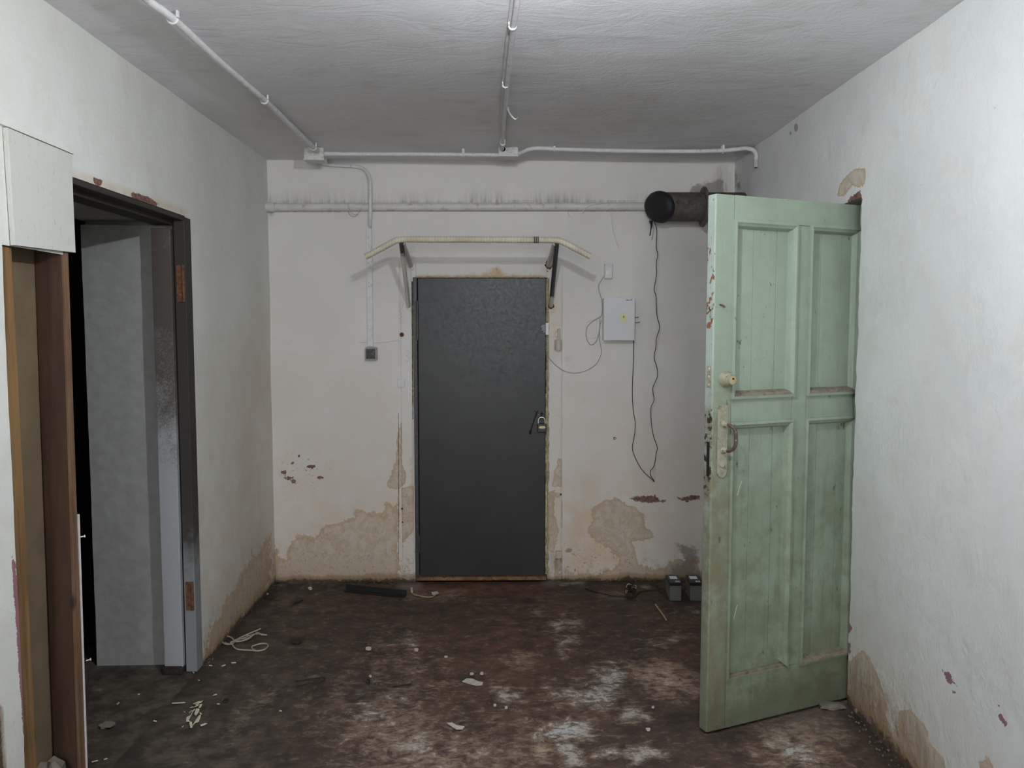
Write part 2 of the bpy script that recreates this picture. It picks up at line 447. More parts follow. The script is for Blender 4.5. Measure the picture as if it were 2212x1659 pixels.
class MB:
    def __init__(s): s.v = []; s.f = []; s.mi = []; s.cur = 0
    def add(s, vs, fs):
        o = len(s.v); s.v += [tuple(float(c) for c in p) for p in vs]
        for f in fs: s.f.append(tuple(i + o for i in f)); s.mi.append(s.cur)
        return s

    def box(s, lo, hi):
        x0, y0, z0 = lo; x1, y1, z1 = hi
        return s.add([(x0, y0, z0), (x1, y0, z0), (x1, y1, z0), (x0, y1, z0), (x0, y0, z1), (x1, y0, z1), (x1, y1, z1), (x0, y1, z1)],
                     [(0, 3, 2, 1), (4, 5, 6, 7), (0, 1, 5, 4), (1, 2, 6, 5), (2, 3, 7, 6), (3, 0, 4, 7)])

    def hexa(s, p8):                       # 4 bottom, 4 top
        return s.add(p8, [(0, 3, 2, 1), (4, 5, 6, 7), (0, 1, 5, 4), (1, 2, 6, 5), (2, 3, 7, 6), (3, 0, 4, 7)])

    def prism(s, base, off):               # polygon extruded by a vector
        n = len(base); off = np.array(off); b = [np.array(p, float) for p in base]
        vs = b + [p + off for p in b]
        return s.add(vs, [tuple(range(n - 1, -1, -1)), tuple(range(n, 2 * n))] + [(i, (i + 1) % n, n + (i + 1) % n, n + i) for i in range(n)])

    def tube(s, path, r, seg=8, caps=True, closed=False, flat=1.0):
        P = [np.array(p, float) for p in path]; n = len(P); rs = r if isinstance(r, (list, tuple)) else [r] * n
        T = []
        for i in range(n):
            a = P[(i - 1) % n] if (i > 0 or closed) else P[i]; b = P[(i + 1) % n] if (i < n - 1 or closed) else P[i]
            t = b - a; T.append(t / (np.linalg.norm(t) + 1e-12))
        up = np.array([0, 0, 1.0]) if abs(T[0][2]) < 0.9 else np.array([1.0, 0, 0])
        N = np.cross(T[0], up); N /= np.linalg.norm(N); vs = []
        for i in range(n):
            N = N - T[i] * (N @ T[i]); N /= (np.linalg.norm(N) + 1e-12); B = np.cross(T[i], N)
            for k in range(seg):
                a = 2 * math.pi * k / seg
                vs.append(P[i] + rs[i] * (N * math.cos(a) + B * math.sin(a) * flat))
        fs = []
        for i in range(n if closed else n - 1):
            j = (i + 1) % n
            for k in range(seg):
                l = (k + 1) % seg; fs.append((i * seg + k, i * seg + l, j * seg + l, j * seg + k))
        if caps and not closed: fs += [tuple(range(seg - 1, -1, -1)), tuple(range((n - 1) * seg, n * seg))]
        return s.add(vs, fs)

    def lathe(s, prof, o, d, seg=20):      # profile (r, h) turned about axis d from o
        d = np.array(d, float); d /= np.linalg.norm(d); o = np.array(o, float)
        up = np.array([0, 0, 1.0]) if abs(d[2]) < 0.9 else np.array([1.0, 0, 0])
        a = np.cross(d, up); a /= np.linalg.norm(a); b = np.cross(d, a); vs = []; fs = []; m = len(prof)
        for (r, h) in prof:
            for k in range(seg):
                t = 2 * math.pi * k / seg; vs.append(o + d * h + max(r, 1e-5) * (a * math.cos(t) + b * math.sin(t)))
        for i in range(m - 1):
            for k in range(seg):
                l = (k + 1) % seg; fs.append((i * seg + k, i * seg + l, (i + 1) * seg + l, (i + 1) * seg + k))
        fs += [tuple(range(seg - 1, -1, -1)), tuple(range((m - 1) * seg, m * seg))]
        return s.add(vs, fs)

    def blob(s, c, r, seed=0, amp=0.25, nu=12, nv=7, flat=False):
        rr = random.Random(seed); c = np.array(c, float); vs = []; fs = []
        for j in range(nv + 1):
            ph = math.pi * j / nv
            for i in range(nu):
                t = 2 * math.pi * i / nu; k = 1 + amp * (rr.random() - 0.5) * 2 * (0 < j < nv)
                q = np.array([math.sin(ph) * math.cos(t) * r[0], math.sin(ph) * math.sin(t) * r[1], -math.cos(ph) * r[2]]) * k
                if flat: q[2] = max(q[2], -r[2] * 0.4)
                vs.append(c + q)
        for j in range(nv):
            for i in range(nu):
                l = (i + 1) % nu; fs.append((j * nu + i, j * nu + l, (j + 1) * nu + l, (j + 1) * nu + i))
        return s.add(vs, fs)


def tag(o, label=None, cat=None, group=None, kind=None):
    if label: o['label'] = label
    if cat: o['category'] = cat
    if group: o['group'] = group
    if kind: o['kind'] = kind
    return o


def obj(name, mb, mats, parent=None, label=None, cat=None, group=None, kind=None, smooth=None, bevel=0.0, loc=None):
    me = bpy.data.meshes.new(name)
    vs = mb.v
    if loc is not None: vs = [(x - loc[0], y - loc[1], z - loc[2]) for x, y, z in vs]
    me.from_pydata(vs, [], mb.f); me.update()
    o = bpy.data.objects.new(name, me); COL.objects.link(o)
    if loc is not None: o.location = loc
    for m in (mats if isinstance(mats, (list, tuple)) else [mats]): me.materials.append(m)
    if len(set(mb.mi)) > 1: me.polygons.foreach_set('material_index', mb.mi)
    bm = bmesh.new(); bm.from_mesh(me); bmesh.ops.recalc_face_normals(bm, faces=bm.faces); bm.to_mesh(me); bm.free()
    if smooth is not None:
        me.polygons.foreach_set('use_smooth', [True] * len(me.polygons))
        me.set_sharp_from_angle(angle=math.radians(smooth))
    if bevel:
        b = o.modifiers.new('bevel', 'BEVEL'); b.width = bevel; b.segments = 2; b.limit_method = 'ANGLE'; b.angle_limit = math.radians(40)
    if parent: o.parent = parent
    return tag(o, label, cat, group, kind)


def thing(name, label, cat, loc=(0, 0, 0), rz=0.0, group=None, kind=None):
    o = bpy.data.objects.new(name, None); COL.objects.link(o); o.location = loc; o.rotation_euler = (0, 0, rz)
    o.empty_display_size = 0.05
    return tag(o, label, cat, group, kind)


def smoothpath(pts, n=6):
    P = [np.array(p, float) for p in pts]; out = []
    for i in range(len(P) - 1):
        a = P[max(i - 1, 0)]; b = P[i]; c = P[i + 1]; d = P[min(i + 2, len(P) - 1)]
        for k in range(n):
            t = k / n; out.append(0.5 * ((2 * b) + (c - a) * t + (2 * a - 5 * b + 4 * c - d) * t * t + (3 * b - a - 3 * c + d) * t ** 3))
    out.append(P[-1]); return out


def put_attrs(me, attrs):
    for k, v in attrs.items():
        if np.any(v > 1e-4):
            a = me.attributes.new(k, 'FLOAT', 'POINT'); a.data.foreach_set('value', np.asarray(v, np.float32))


def surface(name, us, vs, fn, mat, keep=None, masks=None, disp=None, parent=None, flip=False, smooth=True):
    us = np.asarray(us, float); vs = np.asarray(vs, float); U, V = np.meshgrid(us, vs)
    P = fn(U, V)                            # (nv, nu, 3)
    if disp is not None: P = P + disp(U, V, P)
    nu, nv = len(us), len(vs); idx = np.arange(nu * nv).reshape(nv, nu)
    q = np.stack([idx[:-1, :-1], idx[:-1, 1:], idx[1:, 1:], idx[1:, :-1]], -1).reshape(-1, 4)
    if keep is not None:
        um = 0.5 * (U[:-1, :-1] + U[1:, 1:]).ravel(); vm = 0.5 * (V[:-1, :-1] + V[1:, 1:]).ravel(); q = q[keep(um, vm)]
    if flip: q = q[:, ::-1]
    P = P.reshape(-1, 3)
    used = np.zeros(len(P), bool); used[q.ravel()] = True; remap = np.cumsum(used) - 1
    q = remap[q]; P = P[used]
    me = bpy.data.meshes.new(name); me.vertices.add(len(P)); me.vertices.foreach_set('co', P.ravel())
    me.loops.add(q.size); me.loops.foreach_set('vertex_index', q.ravel().astype(np.int32))
    me.polygons.add(len(q)); me.polygons.foreach_set('loop_start', np.arange(0, q.size, 4, dtype=np.int32))
    me.polygons.foreach_set('loop_total', np.full(len(q), 4, np.int32)); me.update(calc_edges=True); me.validate()
    if smooth: me.polygons.foreach_set('use_smooth', [True] * len(me.polygons))
    if masks:
        px, py = proj(P); put_attrs(me, masks(px, py, P))
    me.materials.append(mat)
    o = bpy.data.objects.new(name, me); COL.objects.link(o)
    if parent: o.parent = parent
    return o


def seq(*parts):
    return np.unique(np.round(np.concatenate([np.linspace(a, b, n) for a, b, n in parts]), 5))


# ------------------------------------------------------------------ BACK WALL
DAMP_BACK = [
    ([(590, 1262), (591, 1170), (596, 1188), (606, 1200), (618, 1207), (621, 1180), (634, 1169), (646, 1155), (662, 1157), (681, 1160), (690, 1142), (703, 1131), (731, 1129),
      (750, 1119), (765, 1116), (766, 1097), (778, 1101), (790, 1107), (812, 1107), (828, 1110), (832, 1084), (847, 1089), (852, 1094), (862, 1074), (863, 1262)], 22),
    ([(856, 950), (868, 905), (869, 1003), (878, 1022), (876, 1046), (862, 1057), (840, 1056), (834, 1046), (842, 1027), (850, 1008), (855, 990)], 10),
    ([(1306, 1079), (1335, 1075), (1353, 1090), (1373, 1095), (1390, 1110), (1395, 1136), (1411, 1151), (1412, 1163), (1396, 1168), (1366, 1171), (1373, 1191), (1380, 1218),
      (1410, 1229), (1436, 1229), (1446, 1214), (1462, 1207), (1512, 1210), (1512, 1256), (1216, 1256), (1290, 1240), (1330, 1225), (1336, 1205), (1318, 1188), (1290, 1172), (1268, 1150), (1280, 1118), (1276, 1100)], 17),
]
TINT_BACK = [
    ([(1220, 1085), (1300, 1085), (1318, 1135), (1345, 1170), (1362, 1185), (1372, 1225), (1300, 1245), (1218, 1250)], 26, 1.0), (ell(1270, 1060, 60, 60), 50, 0.7), (ell(650, 1100, 70, 60), 60, 0.5),
    (ell(1245, 1055, 45, 40), 40, 0.7), (ell(1320, 930, 60, 60), 70, 0.5), (ell(1240, 900, 45, 80), 60, 0.4), (ell(770, 880, 60, 70), 60, 0.35),
    (ell(690, 1000, 100, 60), 80, 0.25), (ell(1290, 1130, 60, 50), 50, 0.5), (ell(640, 900, 60, 200), 90, 0.2), ([(590, 1000), (1510, 1000), (1510, 1262), (590, 1262)], 170, 0.7),
    ([(835, 900), (862, 900), (862, 1060), (835, 1060)], 30, 0.5), (ell(820, 870, 40, 40), 40, 0.4), (ell(1225, 775, 8, 5), 6, 0.7),
]
PEEL_BACK = [
    ([(1356, 1076), (1372, 1072), (1390, 1071), (1410, 1071), (1415, 1066), (1424, 1079), (1438, 1080), (1437, 1085), (1420, 1085), (1405, 1087), (1388, 1085), (1370, 1081)], 6),
    ([(1464, 1077), (1490, 1070), (1512, 1071), (1512, 1079), (1495, 1080), (1484, 1084)], 6), ([(1445, 1076), (1466, 1072), (1466, 1076)], 4, 0.8),
    (ell(672, 1008, 10, 4), 4), (ell(614, 1020, 7, 4), 4), (ell(622, 1032, 14, 6), 7, 0.75), (ell(634, 1040, 5, 4), 3), (ell(692, 1032, 8, 3), 4), (ell(646, 985, 3, 3), 3),
    (ell(632, 1000, 4, 3), 3, 0.9), (ell(1328, 948, 5, 4), 4, 0.8),
]
MOLD_BACK = [
    ([(1451, 1170), (1478, 1170), (1512, 1182), (1512, 1262), (1440, 1262), (1446, 1220), (1470, 1205)], 26, 0.85), ([(1490, 395), (1530, 385), (1570, 380), (1570, 425), (1484, 425)], 18, 0.8),
    (ell(1229, 1189, 8, 6), 7, 0.9), (ell(650, 970, 8, 6), 8, 0.55),
]


def back_masks(px, py, P):
    x, z = P[:, 0], P[:, 2]
    damp = field(px, py, DAMP_BACK); grime = np.zeros_like(px)
    above = (py < 437) & (py > 396) & (px > 575) & (px < 1400)
    amp = np.clip(0.15 + 1.1 * vn(px / 70, px * 0 + 3, 5) - 0.35 * vn(px / 17, px * 0 + 9, 6), 0.05, 0.9)
    grime = np.where(above, np.clip((py - 400) / 38, 0, 1) ** 1.8 * amp, 0)
    grime = np.maximum(grime, np.where((py > 433) & (py < 457) & (px < 1400), 0.6, 0))
    grime = np.maximum(grime, field(px, py, [(ell(585, 436, 8, 14), 10, 0.9), (ell(585, 458, 6, 6), 6, 1), (ell(1560, 395, 10, 30), 14, .8)]))
    base = np.clip(1.0 - z / (0.05 + 0.05 * vn(x * 9, x * 0, 2)), 0, 1) * 0.95
    base = np.maximum(base, np.clip(1 - z / 0.35, 0, 1) * 0.42)
    base = np.maximum(base, np.clip(1 - (x - LX) / 0.12, 0, 1) * np.clip(1 - z / 0.7, 0, 1) * 0.5)
    speck = field(px, py, [([(1216, 1175), (1370, 1180), (1420, 1240), (1216, 1256)], 30, 0.9), (ell(655, 1018, 45, 30), 25, 0.8), ([(862, 1170), (900, 1180), (900, 1258), (862, 1258)], 14),
                           ([(590, 1180), (862, 1200), (862, 1260), (590, 1260)], 40, 0.5)])
    rust = field(px, py, [([(1040, 590), (1075, 572), (1095, 592), (1178, 594), (1178, 604), (895, 604), (895, 597)], 8, 0.8), (ell(1195, 680, 12, 30), 16, 0.45), (ell(1186, 580, 10, 10), 7, 0.6)])
    return dict(damp=damp, tint=field(px, py, TINT_BACK), peel=field(px, py, PEEL_BACK), mold_shade=field(px, py, MOLD_BACK), grime=grime, base=base, speck=speck, rust=rust)


def wdisp(axis, sgn, seed, a1=0.006, a2=0.002):
    def f(U, V, P):
        d = (fbm(U * 1.7, V * 1.7, seed, 3) - 0.5) * 2 * a1 + (fbm(U * 9, V * 9, seed + 9, 4) - 0.5) * 2 * a2
        o = np.zeros_like(P); o[..., axis] = sgn * d; return o
    return f


DX0, DX1 = float(onY(895, 900, D)[0]), float(onY(1184, 900, D)[0]); DZT = float(onY(1000, 599, D)[2])
us = seq((LX - 0.02, DX0, 110), (DX0, DX1, 60), (DX1, 1.46, 150)); vs = seq((-0.01, DZT, 235), (DZT, CEIL + 0.02, 85))
wb = surface('wall_back', us, vs, lambda U, V: np.stack([U, U * 0 + D, V], -1), M_BACK,
             keep=lambda u, v: ~((u > DX0) & (u < DX1) & (v < DZT)), masks=back_masks, disp=wdisp(1, 1, 3, 0.004, 0.0016))
tag(wb, 'stained white plaster end wall around the grey metal door', 'wall', kind='structure')

# ------------------------------------------------------------------ LEFT WALL
LY0, LY1, LZT = 2.268, 3.578, 2.04
DAMP_LEFT = [
    ([(425, 1445), (440, 1400), (447, 1350), (470, 1325), (480, 1285), (500, 1270), (512, 1235), (532, 1215), (536, 1190), (545, 1150), (552, 1190), (560, 1170), (580, 1150), (592, 1140), (592, 1262), (440, 1440)], 24, 0.78),
]
PEEL_LEFT = [
    ([(201, 383), (223, 388), (219, 404), (210, 402), (203, 393)], 4), ([(283, 414), (318, 424), (342, 438), (342, 447), (310, 438), (285, 429)], 4),
]


def left_masks(px, py, P):
    y, z = P[:, 1], P[:, 2]
    vis = px > -100
    base = np.clip(1.0 - z / (0.05 + 0.05 * vn(y * 7, y * 0, 4)), 0, 1)
    base = np.maximum(base, np.clip(1 - z / (0.28 + 0.2 * vn(y * 5, y * 0, 8)), 0, 1) * 0.5) * (y > 3.5)
    grime = field(px, py, [([(430, 1445), (470, 1300), (520, 1240), (560, 1180), (575, 1220), (500, 1370)], 40, 0.32), (ell(585, 250 + 100, 6, 6), 6, .5)])
    tint = field(px, py, [([(500, 800), (600, 700), (600, 1262), (430, 1445), (460, 1100)], 120, 0.55), (ell(540, 1050, 30, 200), 60, 0.4), ([(150, 365), (402, 452), (402, 466), (152, 388)], 6, 0.55), ([(402, 465), (412, 700), (430, 1440), (420, 1440), (398, 470)], 6, 0.45)])
    mold_shade = field(px, py, [([(-5, 265), (40, 268), (125, 300), (146, 335), (8, 280)], 9, 0.85)])  # grey shading of the plaster fillet, painted in above the white board
    mauve = field(px, py, [([(24, 1195), (34, 1215), (66, 1590), (50, 1590)], 5)])
    dk = field(px, py, [([(-20, 1500), (3, 1530), (14, 1700), (-20, 1700)], 6)])
    return dict(damp=field(px, py, DAMP_LEFT), peel=field(px, py, PEEL_LEFT), base=np.maximum(base, dk), grime=grime, tint=tint, mold_shade=mold_shade, mauve=mauve,
                speck=field(px, py, [([(430, 1440), (560, 1180), (592, 1200), (592, 1262), (435, 1445)], 30, 0.7)]))


us = seq((REAR_Y, 1.5, 20), (1.5, LY0, 90), (LY0, 2.6, 40), (2.6, LY1, 90), (LY1, D + 0.02, 160)); vs = seq((-0.01, 1.785, 190), (1.785, LZT, 30), (LZT, CEIL + 0.02, 70))
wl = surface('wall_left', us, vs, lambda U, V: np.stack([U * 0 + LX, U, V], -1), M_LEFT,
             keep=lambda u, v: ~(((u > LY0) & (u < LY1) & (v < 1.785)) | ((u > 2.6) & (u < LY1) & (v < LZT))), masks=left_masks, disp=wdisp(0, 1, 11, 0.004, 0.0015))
tag(wl, 'white left wall pierced by the tall dark doorway', 'wall', kind='structure')

# ------------------------------------------------------------------ RIGHT WALL
RY0, RY1, RZT = 3.19, 4.06, 2.06
DAMP_RIGHT = [
    ([(1822, 1440), (1850, 1412), (1866, 1404), (1884, 1430), (1899, 1466), (1913, 1515), (1916, 1560), (1940, 1620), (1828, 1530)], 12),
    ([(1938, 1640), (1940, 1560), (1942, 1534), (1963, 1532), (1990, 1557), (2004, 1579), (2008, 1604), (2040, 1640), (2060, 1700), (1980, 1700)], 12),
    ([(2090, 1700), (2110, 1640), (2135, 1625), (2160, 1660), (2180, 1720)], 16, 0.7),
]
MAUVE_RIGHT = [
    ([(2030, 1441), (2040, 1450), (2050, 1452), (2056, 1462), (2062, 1477), (2067, 1487), (2057, 1478), (2046, 1477), (2040, 1460)], 6), ([(2056, 1488), (2067, 1497), (2058, 1499)], 4),
    ([(2155, 1539), (2167, 1545), (2177, 1562), (2172, 1572), (2164, 1560), (2157, 1551)], 5), (ell(2158, 1525, 3, 4), 3), ([(1830, 1338), (1842, 1356), (1836, 1369), (1828, 1367)], 5),
    ([(1826, 1384), (1838, 1390), (1837, 1416), (1826, 1402)], 5), ([(1838, 1515), (1850, 1520), (1885, 1560), (1880, 1566)], 7, 0.9),
]


def right_masks(px, py, P):
    y, z = P[:, 1], P[:, 2]
    base = np.clip(1.0 - z / (0.10 + 0.08 * vn(y * 8, y * 0, 6)), 0, 1) * 1.0
    base = np.maximum(base, np.clip(1 - z / (0.2 + 0.3 * vn(y * 4, y * 0, 9)), 0, 1) * 0.6)
    damp_r = field(px, py, DAMP_RIGHT); damp_p = field(px, py, [([(1806, 425), (1812, 400), (1825, 380), (1846, 364), (1870, 361), (1872, 385), (1862, 408), (1840, 402), (1825, 425)], 8, 0.9)])
    hole = field(px, py, [(ell(1720, 276, 5, 10), 4), (ell(1708, 288, 3, 5), 3), (ell(2150, 233, 3, 5), 4), (ell(1990, 400, 2, 2), 3, .9)])
    corner = field(px, py, [([(1568, 362), (1600, 350), (1620, 420), (1568, 425)], 20, 0.6)])
    tint = field(px, py, [([(1820, 1300), (1900, 1400), (2100, 1659), (1900, 1659)], 90, 0.4)])
    return dict(damp=np.maximum(damp_r, damp_p), grime=np.clip(damp_r - 0.5, 0, 1) * 1.1 * np.clip(1.25 - z / 0.45, 0.2, 1), mauve=field(px, py, MAUVE_RIGHT), base=base, peel=field(px, py, [([(1828, 436), (1840, 424), (1858, 412), (1864, 440)], 5)]),
                mold_shade=np.maximum(hole, corner), tint=tint, speck=field(px, py, [([(1828, 1430), (1880, 1480), (1990, 1659), (1900, 1659)], 40, 0.6)]))


def rfn(U, V):
    sh = np.exp(-np.abs(U - RY0) * 5) * (0.035 - 0.035 * V)      # the corner is not plumb
    sh = np.where(U > RY0 + 0.001, sh * np.clip(1 - (U - RY0) / 0.5, 0, 1), sh)
    rag = np.where(np.abs(U - RY0) < 0.012, (fbm(V * 14, V * 0, 21, 4) - 0.5) * 0.022, 0)
    return np.stack([RX(V), U + sh + rag, V], -1)


us = seq((REAR_Y, 1.5, 20), (1.5, RY0, 190), (RY0, RY1, 50), (RY1, D + 0.02, 60)); vs = seq((-0.01, RZT, 220), (RZT, CEIL + 0.02, 60))
wr = surface('wall_right', us, vs, rfn, M_RIGHT, keep=lambda u, v: ~((u > RY0) & (u < RY1) & (v < RZT)), masks=right_masks, disp=wdisp(0, -1, 31, 0.004, 0.0018), flip=True)
tag(wr, 'white right wall behind and beside the open green door', 'wall', kind='structure')
m = MB()                                   # thickness of the right wall inside its opening, and the passage beyond
m.hexa([(RX(0) + 0.012, RY0 - 0.02 + 0.035, 0), (1.80, RY0 + 0.015, 0), (1.80, RY0 - 0.12, 0), (RX(0) + 0.012, RY0 - 0.12, 0),
        (RX(2.06) + 0.012, RY0 - 0.075, RZT), (1.80, RY0 - 0.075, RZT), (1.80, RY0 - 0.2, RZT), (RX(2.06) + 0.012, RY0 - 0.2, RZT)])
m.box((1.43, RY1, 0), (1.80, RY1 + 0.1, RZT)); m.box((1.425, RY0 - 0.1, RZT), (1.80, RY1 + 0.1, RZT + 0.08))
o = obj('trim_1', m, M_REVEAL, label='plastered sides of the opening that the green door hangs in', cat='doorway', kind='structure')
m = MB(); m.box((2.75, 2.6, 0), (2.8, 4.7, CEIL)); m.box((1.8, 2.55, 0), (2.8, 2.6, CEIL)); m.box((1.8, 4.7, 0), (2.8, 4.75, CEIL)); m.box((1.8, 2.55, CEIL), (2.8, 4.75, CEIL + 0.04))
obj('wall_passage', m, M_SIDE, label='dim passage walls behind the green door opening', cat='wall', kind='structure')
m = MB(); m.box((-1.6, REAR_Y - 0.05, -0.02), (1.7, REAR_Y, CEIL + 0.05))
obj('wall_rear', m, M_RIGHT, label='white wall behind the viewpoint closing the room', cat='wall', kind='structure')

# ------------------------------------------------------------------ CEILING AND FLOOR


def cdisp(U, V, P):
    r = fbm(U * 2.2 + 0.6 * fbm(U * 3, V * 3, 5, 3), V * 4.5, 41, 5)
    d = (np.abs(r - 0.5) * -2) * 0.008 * np.clip(fbm(U * 1.3, V * 1.3, 57, 2) * 2.6 - 0.7, 0.1, 1) + (fbm(U * 0.9, V * 0.9, 51, 3) - 0.5) * 0.02
    o = np.zeros_like(P); o[..., 2] = -d * np.clip((D - V) / 0.4, 0, 1) * 0.6; return o


us = seq((LX - 0.03, 1.48, 260)); vs = seq((REAR_Y, 1.5, 40), (1.5, D + 0.02, 330))
ce = surface('ceiling', us, vs, lambda U, V: np.stack([U, V, U * 0 + CEIL], -1), M_CEIL, disp=cdisp, flip=True)
tag(ce, 'grey trowelled plaster ceiling carrying the conduits', 'ceiling', kind='structure')

WHITE = [
    ([(1150, 1322), (1158, 1321), (1170, 1328), (1160, 1330)], 10, 0.8), ([(1180, 1346), (1215, 1340), (1257, 1341), (1240, 1352), (1200, 1366)], 13, 0.85), ([(1196, 1360), (1206, 1362), (1204, 1376), (1196, 1372)], 9, .8),
    ([(1204, 1386), (1227, 1374), (1243, 1379), (1236, 1396), (1210, 1398)], 11, 0.95), ([(1212, 1404), (1224, 1418), (1216, 1422)], 8, 0.85), ([(862, 1385), (880, 1366), (899, 1376), (900, 1394), (872, 1394)], 14, 0.75),
    ([(1087, 1424), (1150, 1412), (1140, 1430), (1095, 1436)], 16, 0.55), ([(1062, 1480), (1090, 1488), (1127, 1495), (1121, 1512), (1087, 1522), (1073, 1503)], 14, 0.9),
    ([(1180, 1490), (1261, 1483), (1293, 1482), (1285, 1452), (1320, 1438), (1358, 1442), (1350, 1475), (1325, 1516), (1306, 1530), (1239, 1520), (1200, 1513)], 20, 0.86),
    ([(1388, 1398), (1435, 1370), (1485, 1366), (1460, 1388), (1420, 1400)], 18, 0.55), ([(1356, 1452), (1426, 1432), (1456, 1440), (1485, 1475), (1505, 1471), (1505, 1490), (1445, 1508), (1401, 1492)], 24, 0.55),
    ([(1333, 1556), (1350, 1536), (1372, 1523), (1411, 1556)], 11, 0.95), ([(1143, 1596), (1190, 1566), (1198, 1560), (1245, 1553), (1280, 1556), (1286, 1592), (1252, 1600), (1190, 1598)], 15, 1.0),
    ([(1195, 1600), (1245, 1600), (1258, 1652), (1230, 1659), (1212, 1625)], 14, 1.0), ([(1285, 1628), (1331, 1613), (1342, 1627), (1299, 1638)], 11, 0.95), ([(1351, 1628), (1394, 1606), (1434, 1630), (1401, 1641), (1363, 1652)], 13, 0.95),
    ([(866, 1590), (926, 1575), (940, 1614), (897, 1642), (848, 1630)], 20, 0.8), ([(962, 1607), (986, 1620), (976, 1630)], 9, 0.9), ([(1030, 1625), (1058, 1625), (1044, 1634)], 8, 0.85), ([(1070, 1596), (1132, 1608), (1100, 1616)], 16, 0.65),
    ([(792, 1450), (818, 1440), (820, 1462), (800, 1466)], 14, 0.6), ([(733, 1520), (798, 1500), (800, 1530), (740, 1540)], 22, 0.6), ([(540, 1510), (596, 1494), (560, 1530), (495, 1590), (488, 1588)], 14, 0.5),
    ([(717, 1510), (800, 1470), (896, 1440), (930, 1480), (896, 1640), (820, 1659), (740, 1600)], 70, 0.52), ([(1650, 1592), (1690, 1590), (1735, 1612), (1780, 1645), (1740, 1660), (1690, 1635)], 18, 0.85),
    ([(1120, 1555), (1160, 1545), (1165, 1570), (1130, 1575)], 18, 0.55), ([(1050, 1560), (1080, 1545), (1085, 1552), (1060, 1568)], 9, 0.65), ([(820, 1400), (900, 1400), (960, 1440), (840, 1460)], 40, 0.45),
    ([(600, 1250), (860, 1258), (860, 1264), (600, 1266)], 6, 0.5), ([(1205, 1255), (1265, 1254), (1260, 1262), (1210, 1264)], 5, 0.95), ([(1440, 1318), (1475, 1316), (1470, 1326), (1446, 1326)], 10, 0.5), ([(1490, 1318), (1510, 1316), (1510, 1326)], 8, .6),
    ([(1760, 1530), (1790, 1512), (1825, 1510), (1830, 1525), (1790, 1535)], 14, 0.55), ([(820, 1560), (1000, 1540), (1140, 1640), (1000, 1690), (800, 1690)], 70, 0.42), ([(1640, 1560), (1800, 1560), (1850, 1659), (1640, 1659)], 60, 0.42),
]


def floor_masks(px, py, P):
    x, y = P[:, 0], P[:, 1]
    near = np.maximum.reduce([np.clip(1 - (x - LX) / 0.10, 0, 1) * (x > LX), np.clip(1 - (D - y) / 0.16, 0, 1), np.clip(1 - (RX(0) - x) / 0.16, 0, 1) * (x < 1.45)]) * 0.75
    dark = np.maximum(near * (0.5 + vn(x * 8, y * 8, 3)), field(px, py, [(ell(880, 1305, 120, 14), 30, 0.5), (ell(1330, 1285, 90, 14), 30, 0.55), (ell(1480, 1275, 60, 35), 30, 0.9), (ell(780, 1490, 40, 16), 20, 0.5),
        (ell(665, 1488, 30, 10), 10, 0.6), (ell(640, 1386, 16, 8), 9, 0.9), (ell(870, 1360, 40, 10), 14, 0.4), (ell(1480, 1560, 40, 20), 30, 0.6), (ell(250, 1650, 60, 40), 40, 0.5), (ell(620, 1620, 60, 18), 24, 0.5),
        ([(1525, 1590), (1828, 1512), (1830, 1530), (1540, 1610)], 14, 0.7), (ell(1900, 1600, 60, 60), 40, 0.7), (ell(1140, 1300, 16, 5), 6, 0.7)]))
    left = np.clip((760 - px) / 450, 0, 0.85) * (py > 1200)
    rust = field(px, py, [([(900, 1256), (1180, 1256), (1170, 1276), (1000, 1284), (900, 1276)], 14, 0.8), (ell(1470, 1420, 40, 60), 60, 0.35), ([(930, 1340), (1200, 1340), (1200, 1560), (930, 1560)], 120, 0.28)])
    beige = field(px, py, [([(1370, 1450), (1430, 1432), (1460, 1444), (1500, 1470), (1490, 1495), (1420, 1490)], 24, 0.85), (ell(1170, 1622, 18, 20), 16, 0.9), (ell(1325, 1286, 30, 6), 8, 0.7), (ell(1395, 1268, 8, 3), 4, 0.9),
        (ell(1120, 1430, 30, 10), 20, 0.5), (ell(1000, 1650, 160, 20), 40, 0.45), (ell(860, 1590, 80, 50), 60, 0.4), (ell(1720, 1600, 70, 40), 50, 0.5), (ell(940, 1287, 70, 8), 12, 0.5), (ell(1795, 1522, 30, 10), 10, 0.9)])
    grey = field(px, py, [(ell(885, 1267, 24, 8), 9, 0.9), (ell(1188, 1256, 18, 9), 9, 0.9), (ell(335, 1437, 50, 8), 14, 0.5), (ell(1745, 1560, 60, 40), 50, 0.3)])
    return dict(white=field(px, py, [(e[0], e[1] * 1.5, e[2] if len(e) > 2 else 1.0) for e in WHITE]), dark=dark, left=left, rust=rust, beige=beige, grey=grey)


def fdisp(U, V, P):
    d = (fbm(U * 1.5, V * 1.5, 61, 3) - 0.5) * 0.008 + (fbm(U * 14, V * 14, 71, 4) - 0.5) * 0.004
    o = np.zeros_like(P); o[..., 2] = d - 0.004; return o


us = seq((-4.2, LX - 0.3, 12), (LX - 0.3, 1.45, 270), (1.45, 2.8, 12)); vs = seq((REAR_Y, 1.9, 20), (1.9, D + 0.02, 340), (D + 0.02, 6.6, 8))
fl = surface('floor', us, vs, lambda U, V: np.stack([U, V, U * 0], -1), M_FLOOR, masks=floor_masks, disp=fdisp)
tag(fl, 'dirty brown concrete floor with flaking white patches', 'floor', kind='structure')

